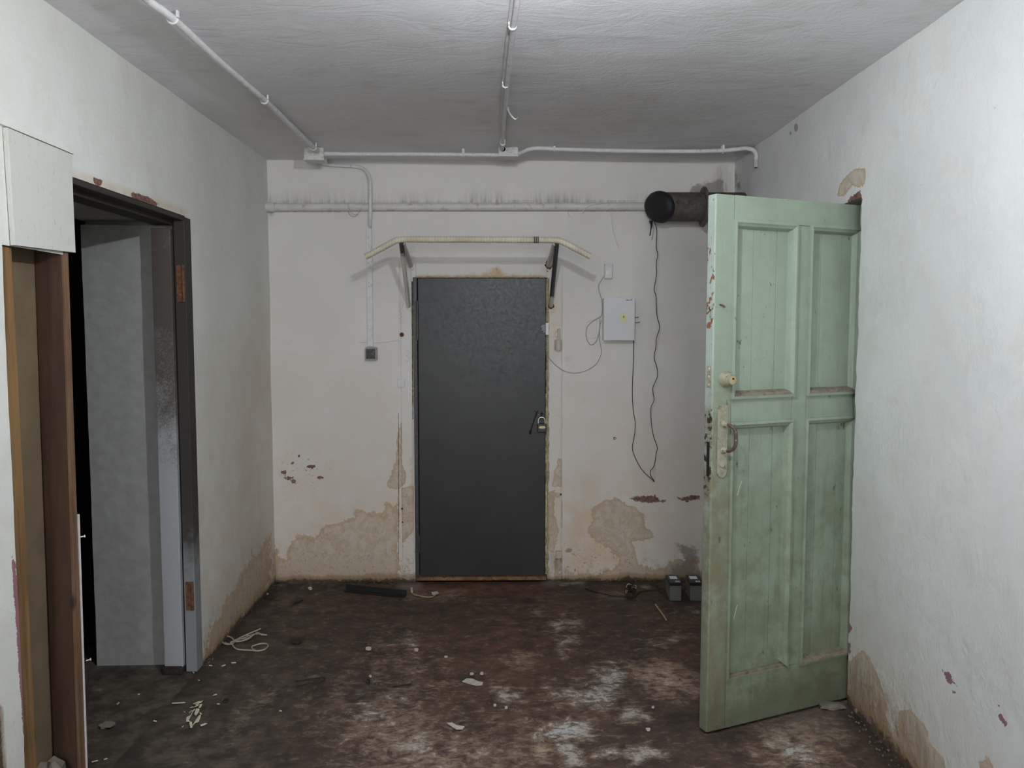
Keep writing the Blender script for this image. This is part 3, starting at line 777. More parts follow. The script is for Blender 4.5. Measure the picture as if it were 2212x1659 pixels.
# ------------------------------------------------------------------ DARK ROOM BEYOND THE LEFT DOORWAY
m = MB()
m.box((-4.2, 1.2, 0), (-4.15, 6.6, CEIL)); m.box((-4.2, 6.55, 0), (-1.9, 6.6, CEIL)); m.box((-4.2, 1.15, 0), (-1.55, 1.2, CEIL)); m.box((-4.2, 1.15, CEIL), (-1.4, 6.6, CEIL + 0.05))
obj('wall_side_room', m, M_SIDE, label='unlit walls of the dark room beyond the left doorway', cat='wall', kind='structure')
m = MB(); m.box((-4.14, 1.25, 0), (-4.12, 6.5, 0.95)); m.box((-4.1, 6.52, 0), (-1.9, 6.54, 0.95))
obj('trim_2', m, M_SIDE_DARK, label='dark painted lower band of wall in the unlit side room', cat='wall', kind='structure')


def rev_fn(U, V): return np.stack([U, 3.665 + (U * 0) - 0.03 * (LX - U), V], -1)


rv = surface('wall_reveal', seq((-1.86, -1.49, 40)), seq((-0.005, 2.01, 200)), rev_fn, M_REVEAL, disp=wdisp(1, 1, 81, 0.006, 0.004))
tag(rv, 'grey whitewashed thickness of wall seen through the left doorway', 'wall', kind='structure')
m = MB(); m.box((-1.86, 3.69, -0.01), (LX - 0.02, 5.0, CEIL)); m.box((-1.86, 2.4, 2.03), (LX - 0.02, 3.7, CEIL)); m.box((-1.86, 1.2, -0.01), (-1.66, 2.56, CEIL)) 
obj('wall_core', m, M_REVEAL, label='thick wall mass and lintel around the left doorway', cat='wall', kind='structure')

# door frame on the far side of the left doorway
dr = thing('door_2', 'empty dark frame lining the doorway in the left wall', 'door frame', (LX, LY1, 0), kind='structure')


def loc_obj(name, mb, mat, par, **k):
    o = obj(name, mb, mat, None, **k); o.location = tuple(-c for c in par.location); o.parent = par; return o


m = MB(); m.box((LX - 0.045, LY1 - 0.012, 0), (LX + 0.004, LY1 + 0.06, 2.035)); loc_obj('outer_jamb', m, M_JAMBD, dr, bevel=0.003)
m = MB(); m.box((LX - 0.135, LY1 - 0.03, 0.03), (LX - 0.052, LY1 + 0.09, 1.985)); loc_obj('inner_jamb', m, M_JAMB, dr, bevel=0.003)
m = MB(); m.box((LX - 0.052, LY1 - 0.004, 0), (LX - 0.045, LY1 + 0.05, 2.0)); loc_obj('jamb_groove', m, M_GAP, dr)
m = MB(); m.box((LX - 0.14, LY1 - 0.04, 0.0), (LX - 0.055, LY1 + 0.05, 0.035)); loc_obj('jamb_foot', m, M_DIRT, dr, bevel=0.004)
m = MB(); m.box((LX - 0.05, 2.6, 2.018), (LX + 0.003, LY1, 2.038)); loc_obj('head_rail', m, M_JAMBD, dr, bevel=0.003)
m = MB(); m.box((LX - 0.135, 2.6, 2.0), (LX - 0.05, LY1 - 0.0, 2.03)); loc_obj('head_lining', m, M_JAMBD, dr, bevel=0.003)
for (ya, yb) in ((573, 652), (1272, 1336)):
    za = onX(400, yb, LX)[2]; zb = onX(400, ya, LX)[2]
    m = MB(); m.box((LX - 0.035, LY1 - 0.019, za), (LX - 0.006, LY1 - 0.011, zb))
    m.tube([(LX - 0.006, LY1 - 0.018, za), (LX - 0.006, LY1 - 0.018, zb)], 0.007, 8)
    h = loc_obj('hinge_leaf', m, M_RUSTY, dr); h['label'] = 'rusty hinge leaf'
    for q in range(3):
        z = za + (zb - za) * (0.2 + 0.3 * q); s_ = MB().lathe([(0.006, 0), (0.005, 0.003), (0.001, 0.004)], (LX - 0.022, LY1 - 0.019, z), (0, -1, 0), 8)
        so = obj('screw', s_, M_RUSTY); so.parent = h

XB1, XB0 = float(onY(73, 545, 2.567)[0]), float(onY(116, 1620, 2.547)[0])
# opened-up partition beside the doorway
pt = thing('open_partition', 'stripped timber partition end with bare studs and plywood left of the doorway', 'partition', (LX, 2.45, 0))
m = MB(); m.hexa([(LX - 0.05, 2.275, 0), (LX - 0.008, 2.275, 0), (LX - 0.008, 2.345, 0), (LX - 0.05, 2.345, 0), (LX - 0.05, 2.265, 1.785), (LX - 0.008, 2.265, 1.785), (LX - 0.008, 2.328, 1.785), (LX - 0.05, 2.328, 1.785)])
loc_obj('stud', m, M_STUD, pt, bevel=0.004)
m = MB(); m.box((XB1 - 0.012, 2.2, 0), (XB1, 2.585, 1.80)); loc_obj('plywood_back', m, M_PLY, pt)
m = MB(); m.hexa([(XB0, 2.545, 0), (LX - 0.006, 2.556, 0), (LX - 0.006, 2.588, 0), (XB0, 2.577, 0), (XB1, 2.567, 1.80), (LX - 0.006, 2.578, 1.80), (LX - 0.006, 2.600, 1.80), (XB1, 2.592, 1.80)])
loc_obj('jamb_plank', m, M_PLANK, pt, bevel=0.002)
m = MB(); m.hexa([(LX - 0.006, 2.553, 0), (LX + 0.004, 2.553, 0), (LX + 0.004, 2.588, 0), (LX - 0.006, 2.588, 0), (LX - 0.006, 2.578, 1.795), (LX + 0.004, 2.578, 1.795), (LX + 0.004, 2.606, 1.795), (LX - 0.006, 2.606, 1.795)])
loc_obj('edge_batten', m, M_PLANKEDGE, pt, bevel=0.002)
m = MB(); m.hexa([(LX - 0.02, 2.589, 0), (LX + 0.006, 2.589, 0), (LX + 0.006, 2.596, 0), (LX - 0.02, 2.596, 0), (LX - 0.02, 2.604, 0.95), (LX + 0.006, 2.604, 0.95), (LX + 0.006, 2.608, 0.95), (LX - 0.02, 2.608, 0.95)])
loc_obj('white_edge_strip', m, M_WHITE, pt, label='thin white painted strip along the batten')
for y_ in (1160, 1427):
    p = onX(173 if y_ < 1300 else 186, y_, LX + 0.004); m = MB().lathe([(0.002, 0), (0.002, 0.012), (0.005, 0.012), (0.004, 0.015)], p, (1, 0.6, 0.1), 8); loc_obj('nail', m, M_WHITE, pt)
m = MB(); p8 = [onX(8, 275, LX + 0.006), onX(148, 333, LX + 0.006), onX(157, 546, LX + 0.006), onX(25, 530, LX + 0.006)]
m.prism([(LX + 0.002, p[1], p[2]) for p in p8], (0.014, 0, 0))
wbd = obj('cover_board', m, M_WHITEBOARD, label='spotted white fibreboard sheet covering the wall above the bare studs', cat='board', bevel=0.0015)
m = MB(); a = onX(-12, 262, LX); b = onX(40, 266, LX); c = onX(127, 300, LX); d = onX(149, 333, LX); e = onX(6, 274, LX)
base = [a, b, c, d, e]
m.add([(LX + 0.0, a[1], a[2]), (LX, b[1], b[2]), (LX, c[1], c[2]), (LX + 0.016, d[1], d[2]), (LX + 0.016, e[1], e[2]), (LX - 0.01, d[1], d[2]), (LX - 0.01, e[1] - 0.02, e[2])], [(0, 1, 4), (1, 2, 3, 4), (2, 5, 3), (0, 4, 6), (3, 5, 6, 4)])
obj('trim_3', m, M_LEFT, label='plaster fillet smeared along the top of the white board', cat='plaster', kind='structure')
m = MB().blob((LX - 0.07, 2.50, 0.10), (0.05, 0.05, 0.075), 3, 0.3, 10, 7)
obj('concrete_chunk', m, M_STONE, label='grey concrete chunk lodged at the foot of the bare timber partition', cat='stone', smooth=35)

# ------------------------------------------------------------------ GREY METAL DOOR
g1 = thing('door_1', 'closed dark grey sheet steel door in the end wall', 'door', ((DX0 + DX1) / 2, D, 0), kind='structure')
lx0, lx1 = float(onY(904.5, 900, D - 0.03)[0]), float(onY(1178, 900, D - 0.03)[0]); lz0, lz1 = float(onY(1000, 1243, D - 0.03)[2]), float(onY(1000, 600.5, D - 0.03)[2])
m = MB(); m.box((lx0, D - 0.03, lz0), (lx1, D + 0.02, lz1)); loc_obj('leaf', m, M_STEEL, g1, bevel=0.003)
m = MB(); m.box((DX0, D - 0.018, 0.03), (lx0 - 0.006, D + 0.03, DZT - 0.002)); loc_obj('hinge_post', m, M_STEEL2, g1, bevel=0.002)
m = MB(); m.box((DX0, D + 0.005, 0.0), (DX1, D + 0.05, DZT)); loc_obj('gap_backing', m, M_GAP, g1)
for (y0, y1) in ((650, 735), (1156, 1192)):
    za, zb = onY(903, y1, D - 0.03)[2], onY(903, y0, D - 0.03)[2]
    m = MB().tube([(lx0 - 0.003, D - 0.034, za), (lx0 - 0.003, D - 0.034, zb)], 0.008, 10); loc_obj('hinge', m, M_STEEL2, g1, smooth=40)
m = MB(); m.box((DX0 + 0.005, D - 0.026, 0.008), (DX1 - 0.01, D + 0.03, lz0 - 0.012)); loc_obj('sill', m, M_THRESH, g1, bevel=0.004)
m = MB(); m.box((DX0 + 0.01, D - 0.012, lz0 - 0.012), (DX1 - 0.005, D + 0.02, lz0)); loc_obj('sill_gap', m, M_RUSTY, g1)


def foam(xc, wd, y0, y1, seed, mat, name='foam_bead', horiz=False, dx=0.0):
    n = 60; pts = []; rs = []; rr = random.Random(seed)
    for i in range(n):
        t = i / (n - 1); p = onY(xc + (y1 - y0) * t if horiz else xc + dx * t, y0 if horiz else y0 + (y1 - y0) * t, D)
        pts.append((p[0], D - 0.001, p[2])); rs.append(wd * (0.7 + 0.6 * rr.random()))
    return loc_obj(name, MB().tube(pts, rs, 7), mat, g1, smooth=60)


foam(1182.5, 0.011, 602, 1240, 5, M_FOAM2, dx=0); foam(1181, 0.008, 850, 1242, 6, M_FOAM, dx=-1); foam(893.5, 0.005, 604, 880, 7, M_FOAM); foam(890.5, 0.005, 608, 905, 8, M_STEEL2, 'paint_smear', dx=0.5)
foam(1187.5, 0.006, 650, 1000, 12, M_FOAM2); foam(897, 0.005, 599, 599 + 281, 9, M_FOAM2, horiz=True)


def frame_piece(name, x0, x1, y0, y1):
    a = onY(x0, y0, D); b = onY(x1, y1, D)
    us = np.linspace(a[0], b[0], max(6, int(abs(x1 - x0) / 2.5))); vs = np.linspace(b[2], a[2], max(6, int(abs(y1 - y0) / 3)))

    def fn(U, V):
        edge = np.minimum.reduce([(U - us[0]), (us[-1] - U), (V - vs[0]), (vs[-1] - V)])
        dep = np.where(edge < 0.0005, -0.004, 0.009)
        return np.stack([U, D - dep - 0.002 * (fbm(U * 20, V * 20, 91, 3) - 0.5), V], -1)
    o = surface(name, us, vs, fn, M_BACK, masks=frame_masks); o.location = tuple(-c for c in g1.location); o.parent = g1; return o


def frame_masks(px, py, P):
    d = back_masks(px, py, P)
    d['damp'] = np.maximum(d['damp'], field(px, py, [([(864, 1052), (897, 1050), (897, 1140), (880, 1165), (864, 1175)], 14), ([(1206, 989), (1218, 992), (1217, 1052), (1193, 1052), (1196, 1025)], 9),
        ([(1184, 1063), (1200, 1057), (1198, 1106), (1208, 1144), (1197, 1198), (1184, 1190)], 10), ([(1196, 1205), (1214, 1205), (1210, 1250), (1194, 1250)], 10, 0.85)]))
    d['rust'] = np.maximum(d['rust'], field(px, py, [([(1040, 600), (1050, 588), (1075, 574), (1092, 588), (1100, 602)], 10, 0.8), ([(895, 592), (1183, 592), (1183, 602), (895, 602)], 6, 0.7), (ell(1187, 665, 9, 22), 12, 0.55),
        (ell(1176, 585, 8, 14), 10, 0.5), (ell(890, 668, 7, 10), 8, 0.7), (ell(868, 723, 6, 6), 5, 0.9), ([(1188, 1120), (1200, 1150), (1215, 1240), (1185, 1240)], 16, 0.45), ([(878, 980), (896, 980), (896, 1060), (884, 1060)], 8, 0.5)]))
    d['tint'] = np.maximum(d['tint'], field(px, py, [([(1183, 620), (1216, 640), (1216, 760), (1183, 800)], 24, 0.5), (ell(870, 1100, 20, 50), 20, 0.5)]))
    d['grime'] = np.maximum(d['grime'], field(px, py, [([(1190, 1196), (1216, 1196), (1214, 1230), (1196, 1228)], 10, 0.7)]))
    return d


foam(861.3, 0.0014, 880, 1257, 31, M_DIRT, 'frame_crack'); foam(1213.6, 0.0014, 1080, 1254, 32, M_DIRT, 'frame_crack'); foam(861.5, 0.0009, 562, 880, 33, M_GREY_LUG, 'frame_crack')
frame_piece('frame_jamb', 862, 896, 562, 1257); frame_piece('frame_jamb', 1183, 1214, 562, 1254); frame_piece('frame_head', 896, 1183, 562, 600)
for (px_, py_, r_) in ((868, 723, 0.013), (875, 1069, 0.015), (1205, 1069, 0.015)):
    c = onY(px_, py_, D - 0.009)
    m = MB().lathe([(r_, -0.004), (r_, 0.006), (r_ * 0.8, 0.009), (r_ * 0.45, 0.009), (r_ * 0.4, 0.004), (0.001, 0.004)], c, (0, -1, 0), 12)
    loc_obj('anchor_bolt', m, M_RUSTY if r_ < 0.014 else M_GREY_LUG, g1, smooth=40)
for (px_, py_, r_) in ((868.5, 1099, 0.006), (869.5, 1128, 0.005), (1211, 1068, 0.007), (1183, 586, 0.003)):
    c = onY(px_, py_, D - 0.0095); m = MB().lathe([(r_, 0), (r_ * 0.8, 0.001), (0.0005, 0.001)], c, (0, -1, 0), 9); loc_obj('bolt_hole', m, M_GAP, g1)
a = onY(859.5, 836, D); b = onY(875, 818, D); m = MB(); m.box((a[0], D - 0.018, a[2]), (b[0], D - 0.004, b[2])); loc_obj('blanking_plate', m, M_WHITE, g1, bevel=0.002)


def stroke(name, pts, w_, mat, par, Y=D - 0.0125, n=5, r=None):
    m = MB().tube([onY(x, y, Y) for x, y in smoothpath([(x, y, 0) for x, y in pts], n) for x, y in [(x, y)]] if False else [onY(p[0], p[1], Y) for p in smoothpath([(x, y, 0) for x, y in pts], n)], w_, 5, flat=0.4)
    return loc_obj(name, m, mat, par)


stroke('pencil_mark', [(875, 760), (880, 758), (884, 762), (881, 767), (877, 769), (882, 771), (884, 776), (880, 781), (874, 779)], 0.0012, M_PENCIL, g1)
stroke('pencil_mark', [(863, 652), (867, 648), (870, 654), (870, 664), (866, 668), (862, 664), (863, 652)], 0.0012, M_PENCIL, g1)
stroke('pencil_mark', [(866, 668), (862, 674), (868, 676), (864, 681), (869, 684), (863, 687), (868, 691), (864, 696), (868, 698)], 0.0012, M_PENCIL, g1)
for yy in (654, 658, 662):
    stroke('pencil_mark', [(866, yy), (867, yy + 1)], 0.0012, M_PENCIL, g1, n=1)
stroke('pencil_mark', [(1201, 900), (1206, 897), (1212, 901), (1216, 912), (1214, 922), (1207, 931)], 0.0009, M_PENCIL, g1)
YL = D - 0.031
hs = thing('latch_bar', 'thin black rod and bent hook on the grey door beside the padlock', 'latch', tuple(onY(1156, 910, YL)))
m = MB().tube([onY(1162.5, 889, YL - 0.006), onY(1160, 890, YL - 0.01), onY(1152, 913, YL - 0.01), onY(1146, 932, YL - 0.008)], 0.0035, 8); loc_obj('rod', m, M_BLACK, hs)
m = MB().tube([onY(1146.5, 930, YL - 0.008), onY(1144.5, 938, YL - 0.004)], 0.007, 8); loc_obj('rod_end', m, M_BLACK, hs)
m = MB().tube([onY(1172, 893.5, YL - 0.002), onY(1170, 892, YL - 0.012), onY(1169, 896, YL - 0.018), onY(1169, 903, YL - 0.018)], 0.004, 8); loc_obj('hook', m, M_BLACK, hs)
m = MB().lathe([(0.004, 0), (0.003, 0.004)], onY(1156, 888.5, YL), (0, -1, 0), 8); loc_obj('rivet', m, M_BLACK, hs)

pl = thing('padlock', 'small black padlock with brass label hanging on the grey door', 'padlock', tuple(onY(1170.5, 924, YL - 0.02)))
YP = YL - 0.022
a = onY(1160.3, 934, YP); b = onY(1180.8, 915, YP); m = MB(); m.box((a[0], YP - 0.010, a[2]), (b[0], YP + 0.010, b[2])); loc_obj('body', m, M_LOCK, pl, bevel=0.004)
m = MB().tube([onY(*p, YP) for p in [(1162.8, 916), (1162.8, 908), (1164, 904.5), (1166.5, 902), (1170, 901), (1173.5, 902), (1176, 904.5), (1177.3, 908), (1177.3, 916)]], 0.0035, 8); loc_obj('shackle', m, M_CHROME, pl, smooth=60)
c = [onY(1171.3 + 7.2 * (abs(math.cos(t)) ** 0.7) * (1 if math.cos(t) > 0 else -1), 923.2 + 2.9 * math.sin(t), YP - 0.0115) for t in np.linspace(0, 2 * math.pi, 18, endpoint=False)]
m = MB().prism(c, (0, 0.003, 0)); loc_obj('brass_label', m, M_BRASS, pl)

dc = thing('door_contact', 'white magnetic contact sensor on the edge of the grey door', 'sensor', tuple(onY(1182, 710, D)))
a = onY(1178.7, 723.5, D - 0.03); b = onY(1185.5, 697.5, D - 0.03); m = MB(); m.box((a[0], D - 0.03, a[2]), (b[0], D - 0.008, b[2])); loc_obj('switch_body', m, M_STICKER, dc, bevel=0.0015)
m = MB(); a = onY(1170, 719, D - 0.04); b = onY(1178, 701, D - 0.04); m.box((a[0], D - 0.045, a[2]), (b[0], D - 0.0305, b[2])); loc_obj('magnet_bracket', m, M_BRACKET, dc, bevel=0.002)
for p_, mt in (((1170.5, 705.5), M_CHROME), ((1172, 716), M_BLACK)):
    m = MB().lathe([(0.004, 0), (0.004, 0.003), (0.001, 0.004)], onY(*p_, D - 0.0455), (0, -1, 0), 8); loc_obj('screw', m, mt, dc)

# painted iron lugs on the frame
lg = thing('hinge_pintle', 'stubby painted iron pintle with upright pin beside the door contact', 'iron fitting', tuple(onY(1206, 745, D)))
c0 = onY(1206, 756, D - 0.03); c1 = onY(1206, 734, D - 0.03)
m = MB().lathe([(0.021, 0), (0.022, 0.004), (0.022, c1[2] - c0[2] - 0.003), (0.018, c1[2] - c0[2])], c0, (0, 0, 1), 16); loc_obj('barrel', m, M_GREY_LUG, lg, smooth=40)
m = MB().tube([onY(1207, 735, D - 0.03), onY(1207, 710, D - 0.03)], 0.0085, 10); loc_obj('pin', m, M_GREY_LUG, lg, smooth=40)
m = MB().tube([onY(1202 + 3.2 * math.cos(t), 722 + 6 * math.sin(t), D - 0.014) for t in np.linspace(0, 2 * math.pi, 16, endpoint=False)], 0.0018, 6, closed=True); loc_obj('ring', m, M_GREY_LUG, lg)
m = MB(); a = onY(1200, 1204, D - 0.01); b = onY(1214, 1189, D - 0.01); m.box((a[0], D - 0.035, a[2]), (b[0], D - 0.004, b[2]))
obj('hinge_block', m, M_GREY_LUG, label='small painted iron block low on the right jamb of the grey door', cat='iron fitting', bevel=0.004)

# ------------------------------------------------------------------ PULL-UP BAR
YB = 4.316
pb = thing('pull_up_bar', 'tape-wrapped pull-up bar with angled ends bracketed above the grey door', 'exercise bar', tuple(onY(1035, 600, D)))
pts = [onY(789, 555, YB), onY(845, 525, YB), onY(853, 520.5, YB), onY(862, 518, YB), onY(875, 517, YB), onY(1035, 517.5, YB), onY(1190, 518.5, YB), onY(1204, 519, YB), onY(1213, 521.5, YB), onY(1222, 526, YB), onY(1276, 554, YB)]
loc_obj('bar', MB().tube(pts, 0.0165, 16), M_TAPE, pb, smooth=50)
m = MB(); 
for xx in (1153, 1157, 1161):
    m.tube([onY(xx, 518.3, YB), onY(xx + 2.2, 518.3, YB)], 0.0175, 16)
loc_obj('dark_tape_band', m, M_WIREB, pb)
SL = [('upper_strut', (868, 523, YB + .005), (887, 574, D), 0.017, strut_mat('strut_paint', (1.97, 2.05))), ('upper_strut', (1200, 524, YB + .005), (1186, 573, D), 0.017, strut_mat('strut_paint_white', (2.2, 2.4))),
      ('lower_strut', (867, 524, YB), (883, 664, D), 0.0125, strut_mat('strut_paint_worn', (1.85, 2.03))), ('lower_strut', (1203, 525, YB), (1190, 661, D), 0.013, strut_mat('strut_paint_black', (1.70, 1.76)))]
for nm, a, b, r, mt in SL:
    loc_obj(nm, MB().tube([onY(*a), onY(b[0], b[1], D - 0.003)], r, 12), mt, pb, smooth=50)
    cpt = onY(b[0], b[1], D - 0.010)
    loc_obj('weld', MB().blob(cpt, (r * 1.35, 0.006, r * 1.4), int(b[0]), 0.35, 10, 6), M_RUSTY if b[0] > 1000 else M_WHITE, pb, smooth=60)

# ------------------------------------------------------------------ WATER PIPE, DUCT
wp = thing('water_pipe', 'horizontal white painted water pipe running along the end wall', 'pipe', tuple(onY(980, 447, D)))
YW = D - 0.028
loc_obj('pipe', MB().tube([(LX, YW, onY(583, 447.5, YW)[2]), onY(900, 447, YW), onY(1430, 446, YW)], 0.0235, 16), M_PIPE, wp, smooth=50)
a = onY(594, 447.5, YW); loc_obj('collar', MB().tube([(LX, YW, a[2]), a], 0.028, 16), M_PIPE, wp, smooth=50)
for (x0, pts) in ((0, [(752, 437), (752, 444), (757, 456), (764, 463), (771, 463), (777, 457), (780, 450)]), (1, [(750, 455), (755, 464), (764, 468), (774, 463)])):
    loc_obj('wire_loop', MB().tube([onY(x, y, YW - 0.028) for x, y, _ in smoothpath([(x, y, 0) for x, y in pts], 4)], 0.0016, 6), M_CABLE_G, wp)

DY, DZ, DR = 4.68, float(onY(1424, 447, 4.68)[2]), 0.083
dt = thing('vent_duct', 'sooty round duct stub at the ceiling corner, its end bagged in black', 'duct', (1.2, DY, DZ))
n = 28; vs0, fs0 = [], []; xc = float(onY(1424, 447, DY)[0])
for ring in range(3):
    for k in range(n):
        t = 2 * math.pi * k / n; y = DY + DR * math.cos(t); z = DZ + DR * math.sin(t)
        x = xc - 0.72 * (y - DY) - 0.16 * (z - DZ) if ring == 0 else (1.2 if ring == 1 else RX(DZ) + 0.02); vs0.append((x, y, z))
for i in range(2):
    for k in range(n): l = (k + 1) % n; fs0.append((i * n + k, i * n + l, (i + 1) * n + l, (i + 1) * n + k))
loc_obj('duct_pipe', MB().add(vs0, fs0), M_DUCT, dt, smooth=50)
m = MB(); rr = random.Random(4); vs0, fs0 = [], []
for j, (sc, off) in enumerate(((1.05, 0.028), (1.09, 0.012), (1.07, -0.006), (0.97, -0.020), (0.7, -0.030), (0.35, -0.033), (0.01, -0.034))):
    for k in range(n):
        t = 2 * math.pi * k / n; q = sc * (1 + (0.035 * (rr.random() - 0.5) if j < 4 else 0)); y = DY + DR * q * math.cos(t); z = DZ + DR * q * math.sin(t)
        x = xc - 0.72 * (y - DY) - 0.16 * (z - DZ); vs0.append((x + off * 0.7, y + off * 0.7, z))
for i in range(6):
    for k in range(n): l = (k + 1) % n; fs0.append((i * n + k, i * n + l, (i + 1) * n + l, (i + 1) * n + k))
loc_obj('bag_cap', MB().add(vs0, fs0), M_BAG, dt, smooth=60)
xr = float(onY(1519, 450, DY)[0])
loc_obj('flange', MB().lathe([(0.08, 0), (0.112, 0), (0.115, 0.003), (0.115, 0.010), (0.112, 0.013), (0.08, 0.013)], (xr - 0.006, DY, DZ), (1, 0, 0), 28), M_DUCT_RING, dt, smooth=40)
loc_obj('bag_tail', MB().tube([onY(1406, 477, 4.72), onY(1407.5, 487, 4.72), onY(1406, 497, 4.72), onY(1404, 509, 4.72)], [0.012, 0.006, 0.003, 0.004], 7), M_BAG, dt)

# hanging black wire
bw = []
W1 = [(1369, 733), (1368.5, 767), (1367, 812), (1366, 850), (1368, 888), (1372, 911), (1371, 937), (1366, 966), (1371, 986), (1387, 1015), (1408, 1035), (1413, 1040)]
W2 = [(1412, 1037), (1406, 1028), (1405, 1018), (1413, 1006), (1418, 977), (1420, 966), (1412, 943), (1407, 914), (1406, 882), (1413, 864), (1410, 839), (1420, 814), (1419, 794), (1413, 772), (1417, 749), (1418, 731), (1425, 707), (1419, 680), (1417, 640), (1413, 626), (1418, 595), (1418, 568), (1421, 550), (1418, 535), (1419, 503), (1417, 488), (1413, 480)]
for i, p in enumerate(W1): bw.append(onY(*p, D - 0.012 - 0.02 * (i / len(W1)) ** 3))
for i, p in enumerate(W2): bw.append(onY(*p, D - 0.035 - 0.075 * i / len(W2)))
obj('hanging_wire', MB().tube(smoothpath(bw, 5), 0.0022, 6), M_BLACK, label='thin black wire looping down from the duct to the white alarm box', cat='wire', smooth=60)

for nm, pts, r, lab in (('cable_end', [(1320, 455), (1321, 470), (1323.5, 494), (1328, 513), (1336, 534)], 0.0055, 'short pale cable tail hanging straight below the water pipe'),
                        ('cable_end', [(1256, 461), (1263, 452), (1278, 443), (1302, 438)], 0.0045, 'pale cable scrap lying across the front of the water pipe'),
                        ('cable_end', [(1225, 455), (1226.5, 462), (1231, 468), (1237, 469.5), (1241, 464)], 0.0025, 'small hooked cable scrap curling under the water pipe')):
    Yq = YW - 0.030 if pts[0][0] in (1256,) else D - 0.006
    obj(nm, MB().tube([onY(x, y, Yq) for x, y, _ in smoothpath([(x, y, 0) for x, y in pts], 5)], r, 6, flat=0.6), M_CABLE_W, label=lab, cat='cable', smooth=60)

# ------------------------------------------------------------------ ALARM BOX, MOTION SENSOR, CABLES
ab = thing('alarm_box', 'white steel alarm control box with a yellow note on the end wall', 'control box', tuple(onY(1338, 690, D)))
YA = D - 0.07
a = onY(1304, 735, YA); b = onY(1371, 643.5, YA); m = MB(); m.box((a[0], YA, a[2]), (b[0], D + 0.002, b[2])); loc_obj('case', m, M_PANELBOX, ab, bevel=0.003)
m = MB(); m.box((a[0] - 0.001, YA - 0.006, a[2] - 0.001), (b[0] + 0.001, YA - 0.001, b[2] + 0.001)); loc_obj('front_cover', m, M_PANELBOX, ab, bevel=0.002)
m = MB(); a = onY(1350.5, 653, YA); b = onY(1368.5, 644.8, YA); m.box((a[0], YA - 0.0075, a[2]), (b[0], YA - 0.006, b[2])); st = loc_obj('maker_sticker', m, M_STICKER, ab)
cu = bpy.data.curves.new('lettering', 'FONT'); cu.body = 'DELTA'; cu.size = 0.0135; cu.extrude = 0.0002; cu.offset = 0.0002; cu.materials.append(M_INK)
tmp_ = bpy.data.objects.new('lettering_outline', cu); COL.objects.link(tmp_); bpy.context.view_layer.update(); lm = bpy.data.meshes.new_from_object(tmp_.evaluated_get(bpy.context.evaluated_depsgraph_get())); bpy.data.objects.remove(tmp_); lm.name = 'lettering'
if not lm.materials: lm.materials.append(M_INK)
to = bpy.data.objects.new('lettering', lm); COL.objects.link(to); p = onY(1351.6, 649.8, YA - 0.008); to.location = (p[0] - ab.location[0], p[1] - ab.location[1], p[2] - ab.location[2]); to.rotation_euler = (math.pi / 2, 0, 0); to.parent = ab
m = MB().tube([onY(1364.5 + 1.9 * math.cos(t), 645.6 + 1.9 * math.sin(t), YA - 0.008) for t in np.linspace(0, 2 * math.pi, 16, endpoint=False)], 0.0012, 5, closed=True, flat=0.5); loc_obj('ring_logo', m, M_BLUE, ab)
m = MB(); a = onY(1362.5, 652.7, YA - 0.0065); b = onY(1366.5, 652.1, YA - 0.0065); m.box((a[0], YA - 0.0082, a[2]), (b[0], YA - 0.0062, b[2])); loc_obj('small_print', m, M_CABLE_G, ab)
m = MB().prism([onY(1339.2, 678.5, YA - 0.0065), onY(1352, 677, YA - 0.0065), onY(1355, 696, YA - 0.0065), onY(1341.5, 696.5, YA - 0.0065)], (0, -0.001, 0)); loc_obj('yellow_note', m, M_YELLOW, ab)
m = MB().tube([onY(1347.2, 682, YA - 0.0085), onY(1345.6, 684.6, YA - 0.0085), onY(1348.6, 684.3, YA - 0.0085)], 0.0013, 5).tube([onY(1347.4, 682.8, YA - 0.0085), onY(1348.0, 687.2, YA - 0.0085)], 0.0013, 5); loc_obj('note_numeral', m, M_INK, ab)
for (p0, p1) in (((1371.5, 686.3), (1378.6, 685.4)), ((1372, 697.4), (1381.5, 696.4))):
    m = MB().tube([onY(*p0, D - 0.04), onY(*p1, D - 0.04)], 0.0022, 8); q = onY(*p1, D - 0.04); m.tube([q, q + np.array([0.002, 0, 0])], 0.004, 8); loc_obj('side_screw', m, M_RUSTY, ab)
ms = thing('motion_sensor', 'small white motion detector mounted above the alarm box', 'sensor', tuple(onY(1315, 586, D)))
YS = D - 0.035
a = onY(1306, 602, YS); b = onY(1324, 568.5, YS); m = MB(); m.box((a[0], YS, a[2]), (b[0], D + 0.002, b[2])); loc_obj('housing', m, M_BOX, ms, bevel=0.006)
a = onY(1309, 594, YS); b = onY(1321.5, 583.5, YS); m = MB()
for i in range(8):
    x0 = a[0] + (b[0] - a[0]) * i / 8; x1 = a[0] + (b[0] - a[0]) * (i + 1) / 8; d0 = 0.005 * math.sin(math.pi * i / 8); d1 = 0.005 * math.sin(math.pi * (i + 1) / 8)
    m.hexa([(x0, YS - 0.001 - d0, a[2]), (x1, YS - 0.001 - d1, a[2]), (x1, YS + 0.002, a[2]), (x0, YS + 0.002, a[2]), (x0, YS - 0.001 - d0, b[2]), (x1, YS - 0.001 - d1, b[2]), (x1, YS + 0.002, b[2]), (x0, YS + 0.002, b[2])])
loc_obj('lens', m, M_CABLE_W, ms)
loc_obj('indicator', MB().lathe([(0.0018, 0), (0.0015, 0.001)], onY(1316.3, 576, YS), (0, -1, 0), 8), M_GAP, ms)
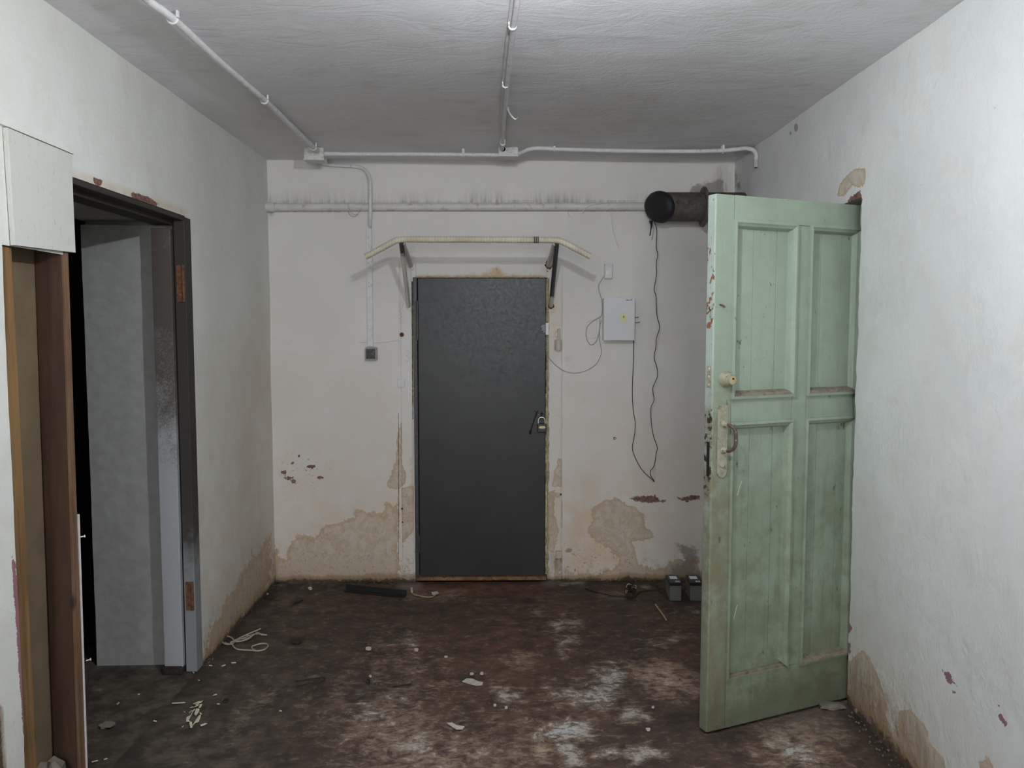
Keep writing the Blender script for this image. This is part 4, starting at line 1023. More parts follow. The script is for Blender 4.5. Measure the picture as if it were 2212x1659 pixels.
for pts, lab, r, mt in (([(1305.5, 595), (1299, 605), (1293, 617), (1295, 631), (1299.5, 648), (1301, 665), (1300, 677), (1297, 684), (1287, 690), (1277, 697), (1268, 707), (1266, 724), (1270, 738), (1277, 745), (1287, 738), (1294, 720), (1296, 687)], 'grey sensor cable from the motion detector looping left of the alarm box', 0.0021, M_CABLE_G),
                        ([(1299, 681), (1288, 688), (1268, 696), (1264.5, 712), (1267, 724), (1277, 731), (1289, 726), (1296, 706), (1301, 691)], 'pale spare cable loop hanging left of the alarm box', 0.0017, M_CABLE_W),
                        ([(1299, 690), (1296, 705), (1295, 731), (1299, 758), (1296, 772), (1287, 787), (1267, 800), (1242, 806), (1219, 801), (1201, 789), (1187, 774), (1180.5, 760), (1178, 742), (1180, 726)], 'grey cable sweeping low from the alarm box to the door contact', 0.0019, M_CABLE_G)):
    P = []
    for i, q in enumerate(smoothpath([(x, y, 0) for x, y in pts], 6)): P.append(onY(q[0], q[1], D - 0.008 - (0.014 if q[0] < 1216 else 0)))
    obj('sensor_cable', MB().tube(P, r, 6), mt, label=lab, cat='cable', smooth=60)

# ------------------------------------------------------------------ CONDUITS AND BOXES


def conduit(name, label, pts, r, clips=(), seg=12, mat=None, smooth_n=None, extra=None):
    t = thing(name, label, 'conduit', tuple(np.array(pts[0])))
    loc_obj('tube', MB().tube(smoothpath(pts, smooth_n) if smooth_n else pts, r, seg), mat or M_CONDUIT, t, smooth=50)
    for c, nrm in clips:
        c = np.array(c); m = MB()
        if nrm == 'Y':     # runs along y, hangs from the ceiling
            m.tube([c + np.array([r * 1.25 * math.cos(a), 0, r * 1.25 * math.sin(a)]) for a in np.linspace(-math.pi, 0, 9)], 0.0035, 6)
            m.box((c[0] - r * 1.5, c[1] - 0.006, c[2] + r * 0.2), (c[0] - r * 1.0, c[1] + 0.006, CEIL + 0.004)); m.box((c[0] + r, c[1] - 0.006, c[2] + r * 0.2), (c[0] + r * 1.5, c[1] + 0.006, CEIL + 0.004))
        else:
            m.tube([c + np.array([0, r * 1.25 * math.cos(a), r * 1.25 * math.sin(a)]) for a in np.linspace(-math.pi, 0, 9)], 0.0035, 6)
            m.box((c[0] - 0.006, c[1] - r * 1.5, c[2] + r * 0.2), (c[0] + 0.006, c[1] - r, CEIL + 0.004)); m.box((c[0] - 0.006, c[1] + r, c[2] + r * 0.2), (c[0] + 0.006, c[1] + r * 1.5, CEIL + 0.004))
        loc_obj('clip', m, M_WHITE, t)
    return t


ZC = 2.518
conduit('ceiling_conduit', 'white conduit running along the ceiling above the left doorway', [onZ(250, -72, ZC), onZ(318, 0, ZC), onZ(372, 39, ZC), onZ(480, 138, ZC), onZ(570, 215, ZC), onZ(630, 273, ZC), onZ(686, 326, ZC)], 0.0125,
        [(onZ(373, 40, ZC), 'Y'), (onZ(571, 216, ZC), 'Y'), (onZ(677, 318, ZC), 'Y')], smooth_n=3)
ct = conduit('ceiling_conduit', 'white conduit and strip crossing the middle of the ceiling towards the lamp', [onZ(1123, -60, ZC), onZ(1118, 0, ZC), onZ(1106, 85, ZC), onZ(1094, 200, ZC), onZ(1086, 300, ZC), onZ(1085.5, 322, ZC)], 0.009,
             [(onZ(1107, 56, ZC), 'Y'), (onZ(1092, 183, ZC), 'Y'), (onZ(1086, 309, ZC), 'Y')], smooth_n=3)
P = [onZ(1113, 0, ZC), onZ(1101, 85, ZC), onZ(1090, 200, ZC), onZ(1084, 290, ZC)]
m = MB()
for i in range(3):
    a, b = P[i], P[i + 1]; m.hexa([(a[0] - 0.012, a[1], CEIL - 0.012), (a[0] + 0.008, a[1], CEIL - 0.012), (b[0] + 0.008, b[1], CEIL - 0.012), (b[0] - 0.012, b[1], CEIL - 0.012), (a[0] - 0.012, a[1], CEIL + 0.01), (a[0] + 0.008, a[1], CEIL + 0.01), (b[0] + 0.008, b[1], CEIL + 0.01), (b[0] - 0.012, b[1], CEIL + 0.01)])
loc_obj('mounting_strip', m, M_CONDUIT, ct)
riv = None
for (x, y) in [(1116, 11), (1114, 25), (1112, 41), (1108, 72), (1104.5, 97), (1103, 111), (1100, 140), (1099, 150), (1097, 162), (1095, 176), (1092, 214), (1089, 247)]:
    p = onZ(x - 1.5, y, CEIL - 0.013)
    if riv is None: riv = obj('rivet', MB().lathe([(0.0045, 0), (0.004, 0.002), (0.001, 0.0035)], (0, 0, 0), (0, 0, -1), 8), M_CHROME); o = riv
    else: o = riv.copy(); COL.objects.link(o)
    o.location = tuple(np.array(p) - np.array(ct.location)); o.parent = ct
m = MB().tube(smoothpath([onZ(1097, 231, CEIL - 0.004), onY(1099, 240, 3.6), onY(1105, 250, 3.55), onY(1111, 256, 3.55), onY(1115, 257, 3.55), onY(1119, 253, 3.52)], 5), [0.006 - 0.00018 * i for i in range(26)], 5, flat=0.25)
obj('peeling_paint', m, M_WHITE, label='curl of peeling white paint dangling beside the ceiling strip', cat='paint flake')


def jbox(px0, px1, py0, py1, Yf, label, dep, group=None):
    a = onY(px0, py1, Yf); b = onY(px1, py1, Yf); t = thing('junction_box', label, 'junction box', ((a[0] + b[0]) / 2, Yf, CEIL))
    m = MB(); m.box((a[0], Yf, a[2]), (b[0], Yf + dep, CEIL + 0.01)); loc_obj('body', m, M_SPATTER, t, bevel=0.003)
    m = MB(); m.box((a[0] - 0.002, Yf - 0.003, a[2] - 0.004), (b[0] + 0.002, Yf + dep, a[2] + 0.003)); loc_obj('lid', m, M_BOX, t, bevel=0.0015)
    return t, a, b


t1, a, b = jbox(656, 699, 322, 344, 4.53, 'spattered white junction box where the left ceiling conduit ends', 0.10)
t2, a, b = jbox(1077, 1119, 316, 336, 4.49, 'white junction box where the middle ceiling conduit ends', 0.09)
c = onY(1106.5, 325, 4.489)
loc_obj('knockout_ring', MB().tube([c + np.array([0.017 * math.cos(q), 0, 0.014 * math.sin(q)]) for q in np.linspace(0, 2 * math.pi, 18, endpoint=False)], 0.0018, 5, closed=True), M_SPATTER, t2)
c = onY(1087, 322, 4.489); loc_obj('entry_hole', MB().lathe([(0.013, 0), (0.012, 0.003), (0.010, 0.003), (0.010, 0.0)], c, (0, -1, 0), 14), M_GAP, t2)
ZB = 2.512


def cb(x, y, Y): p = onY(x, y, Y); return p


conduit('wall_conduit', 'long white conduit linking the two junction boxes under the ceiling', [cb(690, 331, 4.56), cb(715, 332.5, 4.56), cb(860, 333, 4.55), cb(1000, 334, 4.54), cb(1060, 334.5, 4.53), cb(1079, 335, 4.53)], 0.0115, [(cb(1001, 333.5, 4.54), 'X')], smooth_n=3)
rc = conduit('wall_conduit', 'white conduit from the middle junction box bending down the right wall', [cb(1117, 333, 4.53), cb(1128, 329, 4.51), cb(1142, 323, 4.49), cb(1160, 320.5, 4.48), cb(1200, 322, 4.48), cb(1300, 325, 4.48), cb(1450, 327, 4.48), cb(1556, 325.5, 4.46), cb(1590, 322.5, 4.45), cb(1612, 321, 4.44), cb(1626, 324, 4.43), cb(1633, 333, 4.42), cb(1633, 345, 4.42)], 0.0115,
             [(cb(1197, 321.5, 4.48), 'X'), (cb(1561, 325.5, 4.46), 'X')], smooth_n=4)
a = cb(1633, 343, 4.42); b = cb(1632.5, 362, 4.42); m = MB(); nn = 26
m.tube([a + (b - a) * i / nn for i in range(nn + 1)], [0.0135 if i % 2 else 0.0105 for i in range(nn + 1)], 12); loc_obj('corrugated_end', m, M_CONDUIT, rc, smooth=60)
loc_obj('dark_mouth', MB().lathe([(0.008, 0), (0.006, 0.002)], b, (0, 0, -1), 10), M_GAP, rc)

dcn = conduit('wall_conduit', 'thin white conduit dropping from the ceiling to the grey switch box', [onY(697, 354, D - 0.018), onY(720, 357, D - 0.018), onY(755, 359, D - 0.018), onY(775, 361, D - 0.020), (onY(787, 366, D - 0.03)), onY(795, 376, D - 0.045), onY(799, 390, D - 0.055), onY(800, 410, D - 0.062), onY(800, 437, D - 0.064), onY(800, 460, D - 0.062), onY(799.5, 480, D - 0.04), onY(799, 492, D - 0.018)], 0.0095, smooth_n=4)
m = MB(); a = onY(795, 748, D); b = onY(803.5, 490, D); m.box((a[0], D - 0.02, a[2]), (b[0], D + 0.003, b[2])); loc_obj('trunking', m, M_CONDUIT, dcn, bevel=0.002)
m = MB(); p = onY(800, 561, D); m.box((a[0] - 0.003, D - 0.022, p[2] - 0.01), (b[0] + 0.003, D, p[2] + 0.01)); loc_obj('clip', m, M_WHITE, dcn, bevel=0.002)
sw = thing('switch_box', 'grey surface-mounted switch box at the foot of the thin conduit', 'switch', tuple(onY(800, 765, D)))
a = onY(788.5, 778.5, D - 0.03); b = onY(814, 750, D - 0.03); m = MB(); m.box((a[0], D - 0.035, a[2]), (b[0], D + 0.002, b[2])); loc_obj('housing', m, M_CABLE_G, sw, bevel=0.007)
a = onY(791, 775, D - 0.035); b = onY(810.5, 753.5, D - 0.035); m = MB(); m.box((a[0], D - 0.040, a[2]), (b[0], D - 0.034, b[2])); loc_obj('rocker', m, plain('dirty_dark_rocker', (52, 54, 54), 0.6, 0.35, 60, dark=(92, 92, 88)), sw, bevel=0.002)
m = MB().tube([onY(x, y, D - 0.004) for x, y, _ in smoothpath([(775, 738, 0), (800, 741, 0), (830, 739, 0), (862, 735, 0), (890, 735, 0)], 5)], 0.0022, 6); obj('wall_wire', m, M_PIPE, label='thin painted-over wire crossing the wall above the switch box', cat='wire')

# ------------------------------------------------------------------ GREEN PANELLED DOOR
A = np.array([0.790, 2.966]); Bv = np.array([1.45, 3.247]); dd = (Bv - A) / np.linalg.norm(Bv - A); ang = math.atan2(dd[1], dd[0])
gd = thing('door_3', 'old pale green panelled wooden door standing open on the right', 'door', (A[0], A[1], 0.008), ang, kind='structure')
W_, H_, T_ = 0.80, 2.036, 0.048
sL, sM0, sM1, sR = 0.088, 0.384, 0.456, 0.715
zB, zM0, zM1, zT = 0.195, 1.185, 1.285, 1.94


def gpart(name, mb, mat=M_GREEN, bevel=0.002, **k): return obj(name, mb, mat, gd, bevel=bevel, **k)


m = MB(); m.cur = 0; m.box((0, 0, 0), (sL, T_, H_)); m.mi[-1] = 1          # last face of the box looks along -x: the free edge
gpart('stile', m, [M_GREEN, M_GREEN_EDGE], bevel=0.005)
m = MB(); m.box((sR, 0, 0), (W_, T_, H_)); gpart('stile', m)
for (z0, z1, nm) in ((0.0, zB, 'bottom_rail'), (zT, H_, 'top_rail')):
    m = MB(); m.box((sL + 0.0008, 0.0012, z0), (sR - 0.0008, T_, z1)); gpart(nm, m)
for (x0, x1) in ((sL, sM0), (sM1, sR)):
    m = MB(); m.box((x0 + 0.0008, 0.0012, zM0), (x1 - 0.0008, T_, zM1)); gpart('lock_rail', m)
m = MB(); m.box((sM0, 0.0004, zB + 0.001), (sM1, T_, zT - 0.001)); gpart('muntin', m)
bd = 0.0
for (x0, x1, z0, z1, ndx) in ((sL, sM0, zM1, zT, 0), (sM1, sR, zM1, zT, 1), (sL, sM0, zB, zM0, 2), (sM1, sR, zB, zM0, 3)):
    cuts = [x0, x0 + (x1 - x0) * (0.36 if ndx % 2 == 0 else 0.30), x0 + (x1 - x0) * (0.74 if ndx % 2 == 0 else 0.72), x1]
    for i in range(3):
        m = MB(); m.box((cuts[i] + 0.0007, 0.020 + 0.0006 * ((i + ndx) % 2), z0 - 0.005), (cuts[i + 1] - 0.0007, 0.032, z1 + 0.005)); gpart('panel_board', m, bevel=0.0012)
    # mitred mouldings: proud lip, cove, down to the panel
    prof = [(-0.006, 0.0), (-0.006, -0.010), (0.004, -0.012), (0.010, -0.006), (0.016, -0.002), (0.020, 0.008), (0.024, 0.020), (0.0, 0.020)]
    cor = [(x0, z0), (x1, z0), (x1, z1), (x0, z1)]; inn = [(1, 1), (-1, 1), (-1, -1), (1, -1)]
    for e in range(4):
        if ndx == 2 and e == 0: continue                      # this moulding has fallen off
        (ax, az), (bx, bz) = cor[e], cor[(e + 1) % 4]; ia, ib = inn[e], inn[(e + 1) % 4]; m = MB()
        va = [(ax + ia[0] * p[0], p[1], az + ia[1] * p[0]) for p in prof]; vb = [(bx + ib[0] * p[0], p[1], bz + ib[1] * p[0]) for p in prof]; n = len(prof)
        m.add(va + vb, [tuple(range(n)), tuple(range(2 * n - 1, n - 1, -1))] + [(i, i + n, (i + 1) % n + n, (i + 1) % n) for i in range(n)])
        if e == 0:
            for fi in range(len(m.mi)):
                m.mi[fi] = 1 if fi - 2 in (2, 3, 4, 5) else 0
            gpart('moulding', m, [M_GREEN, M_SILL], bevel=0.0)
        else: gpart('moulding', m, bevel=0.0)
m = MB(); m.box((sL + 0.004, 0.004, zB - 0.002), (sM0 - 0.002, 0.02, zB + 0.012)); gpart('panel_sill', m, M_SILL, label='dusty bare ledge where a moulding is missing')
kn = gpart('lock_cylinder', MB().lathe([(0.031, 0), (0.031, 0.006), (0.028, 0.014), (0.020, 0.038), (0.019, 0.044), (0.0165, 0.045), (0.0165, 0.042), (0.001, 0.042)], (0.058, 0, 1.355), (0, -1, 0), 24), M_CREAM, bevel=0, label='round cream lock cylinder', smooth=40)
o = obj('key_plug', MB().lathe([(0.016, 0), (0.016, 0.002), (0.001, 0.003)], (0.058, -0.042, 1.355), (0, -1, 0), 18), M_BRASS); o.parent = kn
o = obj('keyhole', MB().lathe([(0.004, 0), (0.003, 0.002)], (0.0575, -0.0448, 1.359), (0, -1, 0), 8), M_GAP); o.parent = kn
m = MB(); zc0, zc1, xc0, hw = 0.985, 1.262, 0.046, 0.022
pp = [(xc0 + hw * math.cos(t), -0.0005, zc1 - hw + hw * math.sin(t)) for t in np.linspace(0, math.pi, 10)] + [(xc0 - hw * math.cos(t), -0.0005, zc0 + hw - hw * math.sin(t)) for t in np.linspace(0, math.pi, 10)]
m.prism(pp, (0, -0.006, 0)); hp = gpart('handle_plate', m, M_CREAM, bevel=0.0012, label='long cream painted handle plate')
for z in (1.24, 1.005):
    o = obj('screw', MB().lathe([(0.005, 0), (0.0045, 0.0025), (0.001, 0.003)], (xc0 - 0.002, -0.0065, z), (0, -1, 0), 10), M_CREAM); o.parent = hp
o = obj('keyhole_cover', MB().lathe([(0.012, 0), (0.012, 0.003), (0.009, 0.005), (0.001, 0.005)], (xc0 - 0.001, -0.0065, 1.035), (0, -1, 0), 14), M_CREAM); o.parent = hp
ph = [(xc0 + 0.004, -0.006, 1.187), (xc0 + 0.006, -0.024, 1.187), (xc0 + 0.010, -0.040, 1.183), (xc0 + 0.016, -0.052, 1.172), (xc0 + 0.019, -0.057, 1.155), (xc0 + 0.019, -0.057, 1.120), (xc0 + 0.016, -0.052, 1.103), (xc0 + 0.010, -0.040, 1.092), (xc0 + 0.006, -0.024, 1.088), (xc0 + 0.004, -0.006, 1.088)]
hh = gpart('pull_handle', MB().tube(smoothpath(ph, 4), 0.0062, 10), M_HANDLE, bevel=0, label='worn brown bow handle', smooth=60)
for z in (1.187, 1.088):
    o = obj('handle_rose', MB().lathe([(0.013, 0), (0.013, 0.004), (0.009, 0.010), (0.008, 0.020)], (xc0 + 0.004, -0.0065, z), (0, -1, 0), 14), M_CREAM, smooth=40); o.parent = hh
m = MB(); m.box((-0.0025, 0.008, 1.325), (0.0005, 0.034, 1.405)); sp = gpart('strike_plate', m, M_CREAM, bevel=0.0008)
for z in (1.335, 1.365, 1.395):
    o = obj('screw', MB().lathe([(0.005, 0), (0.004, 0.002), (0.001, 0.0025)], (-0.0025, 0.02, z), (-1, 0, 0), 10), M_GREY_LUG); o.parent = sp
m = MB(); m.box((-0.0015, 0.012, 0.99), (0.001, 0.027, 1.12)); gpart('mortise_slot', m, M_GAP, bevel=0)
m = MB(); m.box((-0.002, 0.010, 1.125), (0.001, 0.027, 1.165)); gpart('mortise_plate', m, M_GREEN_EDGE, bevel=0.0005)
for (x, z, dx, dz) in ((-0.002, 1.615, -0.03, -0.018), (-0.002, 1.61, -0.018, 0.014)):
    gpart('bent_nail', MB().tube([(0.003, 0.02, z), (x - 0.012, 0.012, z + dz * 0.5), (x + dx, 0.0, z + dz)], 0.0022, 6), M_RUSTY, bevel=0)
gpart('bent_nail', MB().tube([(0.026, 0.002, 1.632), (0.027, -0.014, 1.630), (0.033, -0.022, 1.622)], 0.0028, 6), M_RUSTY, bevel=0)
for (s0, z0, s1, z1) in ((0.140, 0.905, 0.160, 0.96), (0.135, 0.42, 0.150, 0.475)):
    gpart('paint_scratch', MB().tube([(s0, 0.0188, z0), (s1, 0.0188, z1)], 0.0016, 5, flat=0.4), M_FLAKE, bevel=0)

# ------------------------------------------------------------------ LAMP (just above the frame)
lp = thing('ceiling_lamp', 'bare glowing bulb in a white holder under the ceiling', 'lamp', (LAMP.x, LAMP.y, CEIL))
m = MB().lathe([(0.045, 0), (0.045, 0.018), (0.03, 0.03), (0.022, 0.035), (0.022, 0.14), (0.014, 0.17), (0.012, 0.187)], (LAMP.x, LAMP.y, CEIL + 0.002), (0, 0, -1), 18); loc_obj('holder', m, M_WHITE, lp, smooth=40)
m = MB(); nb = 12; prof = [(0.006, -0.024), (0.018, -0.014), (0.0225, 0.0), (0.018, 0.014), (0.001, 0.0225)]
m.lathe([(r, h) for r, h in prof], tuple(LAMP), (0, 0, -1), 12); loc_obj('bulb', m, M_BULB, lp, smooth=60)

# invented glowing window, unseen behind the viewpoint, added as fill light
wn = thing('fill_window_1', 'added glowing fill-light window in the wall far behind the viewpoint', 'window', (0.0, REAR_Y, 0.9), kind='structure')
M_FILL_PANE = M_BULB.copy(); M_FILL_PANE.name = 'fill_light_pane'; e_ = [n for n in M_FILL_PANE.node_tree.nodes if n.type == 'EMISSION'][0]; e_.inputs[1].default_value = REAR_FILL; e_.inputs[0].default_value = (0.96, 0.98, 1.0, 1)
for xx in (-0.80, 0.02): loc_obj('fill_pane', MB().box((xx, REAR_Y + 0.012, 0.92), (xx + 0.78, REAR_Y + 0.018, 2.18)), M_FILL_PANE, wn)
m = MB()
for lo, hi in (((-0.86, 0.86), (0.86, 0.92)), ((-0.86, 2.18), (0.86, 2.24)), ((-0.86, 0.86), (-0.80, 2.24)), ((0.80, 0.86), (0.86, 2.24)), ((-0.02, 0.86), (0.02, 2.24))): m.box((lo[0], REAR_Y - 0.01, lo[1]), (hi[0], REAR_Y + 0.045, hi[1]))
loc_obj('fill_window_frame', m, M_WHITE, wn, bevel=0.004)

# ------------------------------------------------------------------ THINGS ON THE FLOOR


def batt(px0, py, label):
    p = onZ(px0, py, 0.0); t = thing('battery', label, 'battery', (p[0], p[1], 0.0), -0.06, group='batteries by the end wall')
    w_, d_, h_ = 0.066, 0.150, 0.086
    obj('case', MB().box((0, 0, 0), (w_, d_, h_)), plain('grey_battery_case', (86, 84, 80), 0.6, 0.08, 20), t, bevel=0.002)
    obj('lid', MB().box((-0.001, -0.001, h_ + 0.0005), (w_ + 0.001, d_ + 0.001, h_ + 0.018)), M_LOCK, t, bevel=0.002)
    obj('top_label', MB().box((0.012, 0.070, h_ + 0.018), (0.055, 0.122, h_ + 0.0188)), M_STICKER, t)
    s_ = obj('small_label', MB().box((0.036, 0.016, h_ + 0.018), (0.059, 0.040, h_ + 0.0188)), M_STICKER, t)
    for q in range(2): o = obj('print_line', MB().box((0.040, 0.021 + 0.009 * q, h_ + 0.0188), (0.055, 0.026 + 0.009 * q, h_ + 0.0191)), M_INK); o.parent = s_
    for q in (0.016, 0.052): obj('terminal', MB().box((q - 0.003, 0.138, h_ + 0.018), (q + 0.003, 0.144, h_ + 0.024)), M_BRACKET, t)


batt(1446.5, 1297.5, 'small grey battery with black lid, fully in view by the end wall'); batt(1490.5, 1297.5, 'second grey battery half hidden behind the green door edge')


def flat(name, poly, mat, label, cat, th=0.002, group=None, z=0.002):
    m = MB().prism([onZ(x, y, z) for x, y in poly], (0, 0, th)); return obj(name, m, mat, label=label, cat=cat, group=group)


C6 = lambda L: [(850 + 0.3165 * x, 1250 + 0.3165 * y) for x, y in L]
flat('plaster_flake', C6([(470, 705), (500, 686), (540, 688), (575, 705), (612, 712), (605, 728), (560, 731), (520, 720)]), M_PLASTERFL, 'largest pale plaster flake, near the middle of the brown floor', 'plaster flake', 0.004)
flat('plaster_flake', C6([(365, 990), (400, 988), (430, 1005), (485, 1015), (470, 1030), (425, 1030)]), M_PLASTERFL, 'long pale plaster flake lying nearest the viewer on the brown floor', 'plaster flake', 0.004)
CRL = {4: 'pale plaster crumb lying alone left of centre, nearest the dark hairpin wire', 10: 'pale plaster crumb on the floor close to the left rear corner', 5: 'pale plaster crumb on the floor nearest the foot of the green door', 2: 'single pale crumb on the bare brown floor behind the largest flake', 0: 'left one of two pale crumbs just behind the largest plaster flake', 1: 'right one of two pale crumbs just behind the largest plaster flake', 6: 'left one of two pale crumbs between the two big plaster flakes', 7: 'right one of two pale crumbs between the two big plaster flakes'}
FL = [(1019, 1457, 4), (1041, 1456, 4.5), (963, 1420, 3.5), (899, 1405, 6), (797, 1402, 7), (1400, 1577, 5), (1069, 1525, 3.5), (1093, 1530, 4), (1411, 1529, 3), (800, 1462, 3), (578, 1284, 2), (670, 1272, 5)]
for i, (x, y, r) in enumerate(FL):
    rr = random.Random(i); flat('plaster_crumb', [(x + r * (0.7 + 0.5 * rr.random()) * math.cos(t), y + 0.55 * r * (0.7 + 0.5 * rr.random()) * math.sin(t)) for t in np.linspace(0, 2 * math.pi, 7, endpoint=False)], M_PLASTERFL, CRL.get(i, 'tiny pale plaster crumb lying on the brown floor away from the flakes'), 'plaster crumb', 0.006, 'plaster crumbs on the floor')
CS = lambda L: [(380 + 0.06028 * x, 1490 + 0.06028 * y) for x, y in L]
SLIPS = [[(610, 510), (840, 410), (880, 425), (640, 515)], [(680, 545), (800, 470), (900, 410), (975, 388), (930, 440), (780, 520)], [(650, 630), (760, 545), (880, 530), (720, 605)], [(810, 640), (880, 530), (930, 512), (942, 545), (880, 652)],
         [(725, 680), (845, 680), (830, 790), (715, 932), (655, 880)], [(640, 710), (685, 695), (685, 715), (600, 800), (560, 910), (530, 960), (510, 950), (560, 850)], [(370, 1030), (400, 980), (520, 920), (510, 1010), (450, 1100), (515, 1140), (365, 1145)],
         [(480, 1190), (550, 1140), (580, 1180), (600, 1350), (520, 1378)], [(600, 1275), (700, 1110), (830, 920), (898, 920), (862, 1060), (810, 1160), (700, 1190), (612, 1282)], [(850, 820), (890, 812), (938, 880), (870, 898)],
         [(870, 1270), (1030, 1205), (1128, 1212), (1000, 1280), (905, 1318)], [(1315, 210), (1455, 160), (1450, 172), (1340, 220)], [(1470, 500), (1575, 508), (1570, 526), (1470, 520)], [(215, 1345), (262, 1290), (280, 1290), (245, 1350)],
         [(500, 640), (600, 612), (640, 625), (520, 650)], [(465, 840), (500, 795), (520, 800), (480, 845)], [(280, 790), (340, 800), (335, 815), (285, 805)], [(520, 770), (600, 745), (600, 760), (530, 785)]]
CHIPL = ['long narrow cream chip at the far tip of the paint chip heap', 'pointed cream chip beside the farthest one in the paint chip heap', 'curved cream chip third from the far tip of the heap', 'stubby upright cream chip at the right of the far end of the heap',
         'broad angular cream chip in the middle of the heap', 'long bent cream sliver along the left side of the heap', 'widest pale chip at the left corner of the heap', 'short upright tan chip at the near left end of the heap',
         'longest leaf shaped cream chip at the near right of the heap', 'small rounded cream chip right of the middle of the heap', 'separate cream chip lying just beyond the near right end of the heap']
for i, s_ in enumerate(SLIPS):
    flat('paint_chip', CS(s_), M_FLAKE, CHIPL[i] if i < len(CHIPL) else 'tiny cream paint crumb scattered around the heap of paint chips', 'paint chip', 0.0015, 'paint chips by the left doorway', z=0.003 + 0.0012 * (i % 3))
flat('wood_sliver', CS([(0, 478), (330, 463), (332, 476), (0, 497), (-140, 500), (-140, 490)]), M_FLAKE, 'thin pale sliver lying just left of the heap of paint chips', 'sliver', 0.003)
for i, (x, y, L, an) in enumerate([(483, 1438, 9, -0.5), (505, 1432, 10, -0.15), (455, 1438, 7, 0.1), (465, 1501, 7, -0.4), (418, 1453, 4, 0.6), (606, 1536, 6, 0.1), (335, 1558, 7, 0.2), (255, 1520, 8, -0.9), (472, 1521, 5, 0), (430, 1470, 3, 0), (300, 1500, 4, -.8), (205, 1645, 14, -0.3), (228, 1640, 8, -0.5)]):
    c_, s_ = math.cos(an), math.sin(an); w2 = 1.3
    flat('paint_chip', [(x + c_ * a - s_ * b, y + (s_ * a + c_ * b) * 0.8) for a, b in ((-L / 2, -w2), (L / 2, -w2 * 0.6), (L / 2, w2), (-L / 2, w2 * 0.8))], M_FLAKE, 'tiny stray pale paint chip on the dark floor near the left doorway', 'paint chip', 0.002, 'stray paint chips on the floor')
m = MB()
for i in range(110):
    x = rnd.uniform(LX + 0.03, 1.25); 
    if DX0 - 0.02 < x < DX1 + 0.02: continue
    r = rnd.uniform(0.0015, 0.0042); m.blob((x, D - rnd.uniform(0.004, 0.035), r * 0.5), (r * 1.6, r, r), i, 0.3, 6, 4)
for i in range(60):
    y = rnd.uniform(2.5, 3.22); r = rnd.uniform(0.0015, 0.0045); m.blob((RX(0) - rnd.uniform(0.005, 0.06), y, r * 0.5), (r, r * 1.5, r), i + 500, 0.3, 6, 4)
for i in range(70):
    y = rnd.choice((rnd.uniform(3.62, 3.72), rnd.uniform(4.2, 4.8))); r = rnd.uniform(0.001, 0.003); m.blob((LX + rnd.uniform(0.005, 0.03), y, r * 0.5), (r, r * 1.5, r), i + 900, 0.3, 6, 4)
obj('plaster_debris', m, plain('dull_plaster_grit', (92, 80, 69), 0.95, 0.3, 90), label='fallen plaster grit along the foot of the walls', cat='debris', kind='stuff')

a = onZ(745, 1272, 0.012); b = onZ(876, 1284, 0.012); u = (b - a) / np.linalg.norm(b - a); n_ = np.array([-u[1], u[0], 0])
bp = thing('black_bar', 'black angle bar lying on the floor left of the grey door', 'bar', tuple((a + b) / 2 * np.array([1, 1, 0])))
m = MB().hexa([a + n_ * -0.016 - [0, 0, .012], b - n_ * 0.016 - [0, 0, .012], b + n_ * 0.016 - [0, 0, .012], a + n_ * 0.016 - [0, 0, .012], a - n_ * 0.016 - [0, 0, .007], b - n_ * 0.016 - [0, 0, .007], b + n_ * 0.016 - [0, 0, .007], a + n_ * 0.016 - [0, 0, .007]]); loc_obj('flat_flange', m, M_BARPIECE, bp)
m = MB().hexa([a + n_ * 0.011 - [0, 0, .007], b + n_ * 0.011 - [0, 0, .007], b + n_ * 0.016 - [0, 0, .007], a + n_ * 0.016 - [0, 0, .007], a + n_ * 0.011 + [0, 0, .024], b + n_ * 0.011 + [0, 0, .02], b + n_ * 0.016 + [0, 0, .02], a + n_ * 0.016 + [0, 0, .024]]); loc_obj('upright_flange', m, M_BARPIECE, bp)


def fwire(name, pts, r, mat, label, cat, z=None, n=5, closed=False):
    z = z if z is not None else r + 0.001
    P = [onZ(p[0], p[1], z) for p in smoothpath([(x, y, 0) for x, y in pts], n)]
    return obj(name, MB().tube(P, r, 6), mat, label=label, cat=cat, smooth=60)


cs = thing('cord_tangle', 'tangle of dirty white cord on the floor against the left wall', 'cord', tuple(onZ(528, 1388, 0)))
for k, (pts, zz) in enumerate((([(574, 1372), (560, 1369), (545, 1371), (530, 1377), (512, 1384), (499, 1391), (487, 1391), (479, 1385), (481, 1378), (489, 1374), (499, 1377), (506, 1384), (503, 1390), (494, 1391), (486, 1388)], 0.006),
                  ([(497, 1388), (512, 1381), (526, 1374), (540, 1368), (552, 1363), (563, 1358)], 0.011), ([(502, 1386), (503, 1395), (512, 1402), (528, 1404), (545, 1405), (558, 1406), (571, 1403), (579, 1396), (576, 1391), (566, 1390), (553, 1393), (544, 1397), (546, 1402), (552, 1405)], 0.005),
                  ([(508, 1386), (524, 1384), (538, 1379), (547, 1372), (556, 1367), (566, 1371), (577, 1371)], 0.014), ([(514, 1380), (530, 1380), (541, 1376), (532, 1372), (520, 1377)], 0.009))):
    P = [onZ(p[0], p[1], zz) for p in smoothpath([(x, y, 0) for x, y in pts], 5)]
    loc_obj('cord_strand', MB().tube(P, 0.0036, 6), M_TWINE, cs, smooth=60)
fwire('bent_wire', [(637, 1472), (652, 1470), (668, 1467.5), (690, 1464.5), (699, 1464), (703, 1466.5), (698, 1470), (684, 1473), (668, 1476), (654, 1479), (640, 1482)], 0.003, M_WIREB, 'dark hairpin-bent wire on the floor left of centre', 'wire', z=0.008)
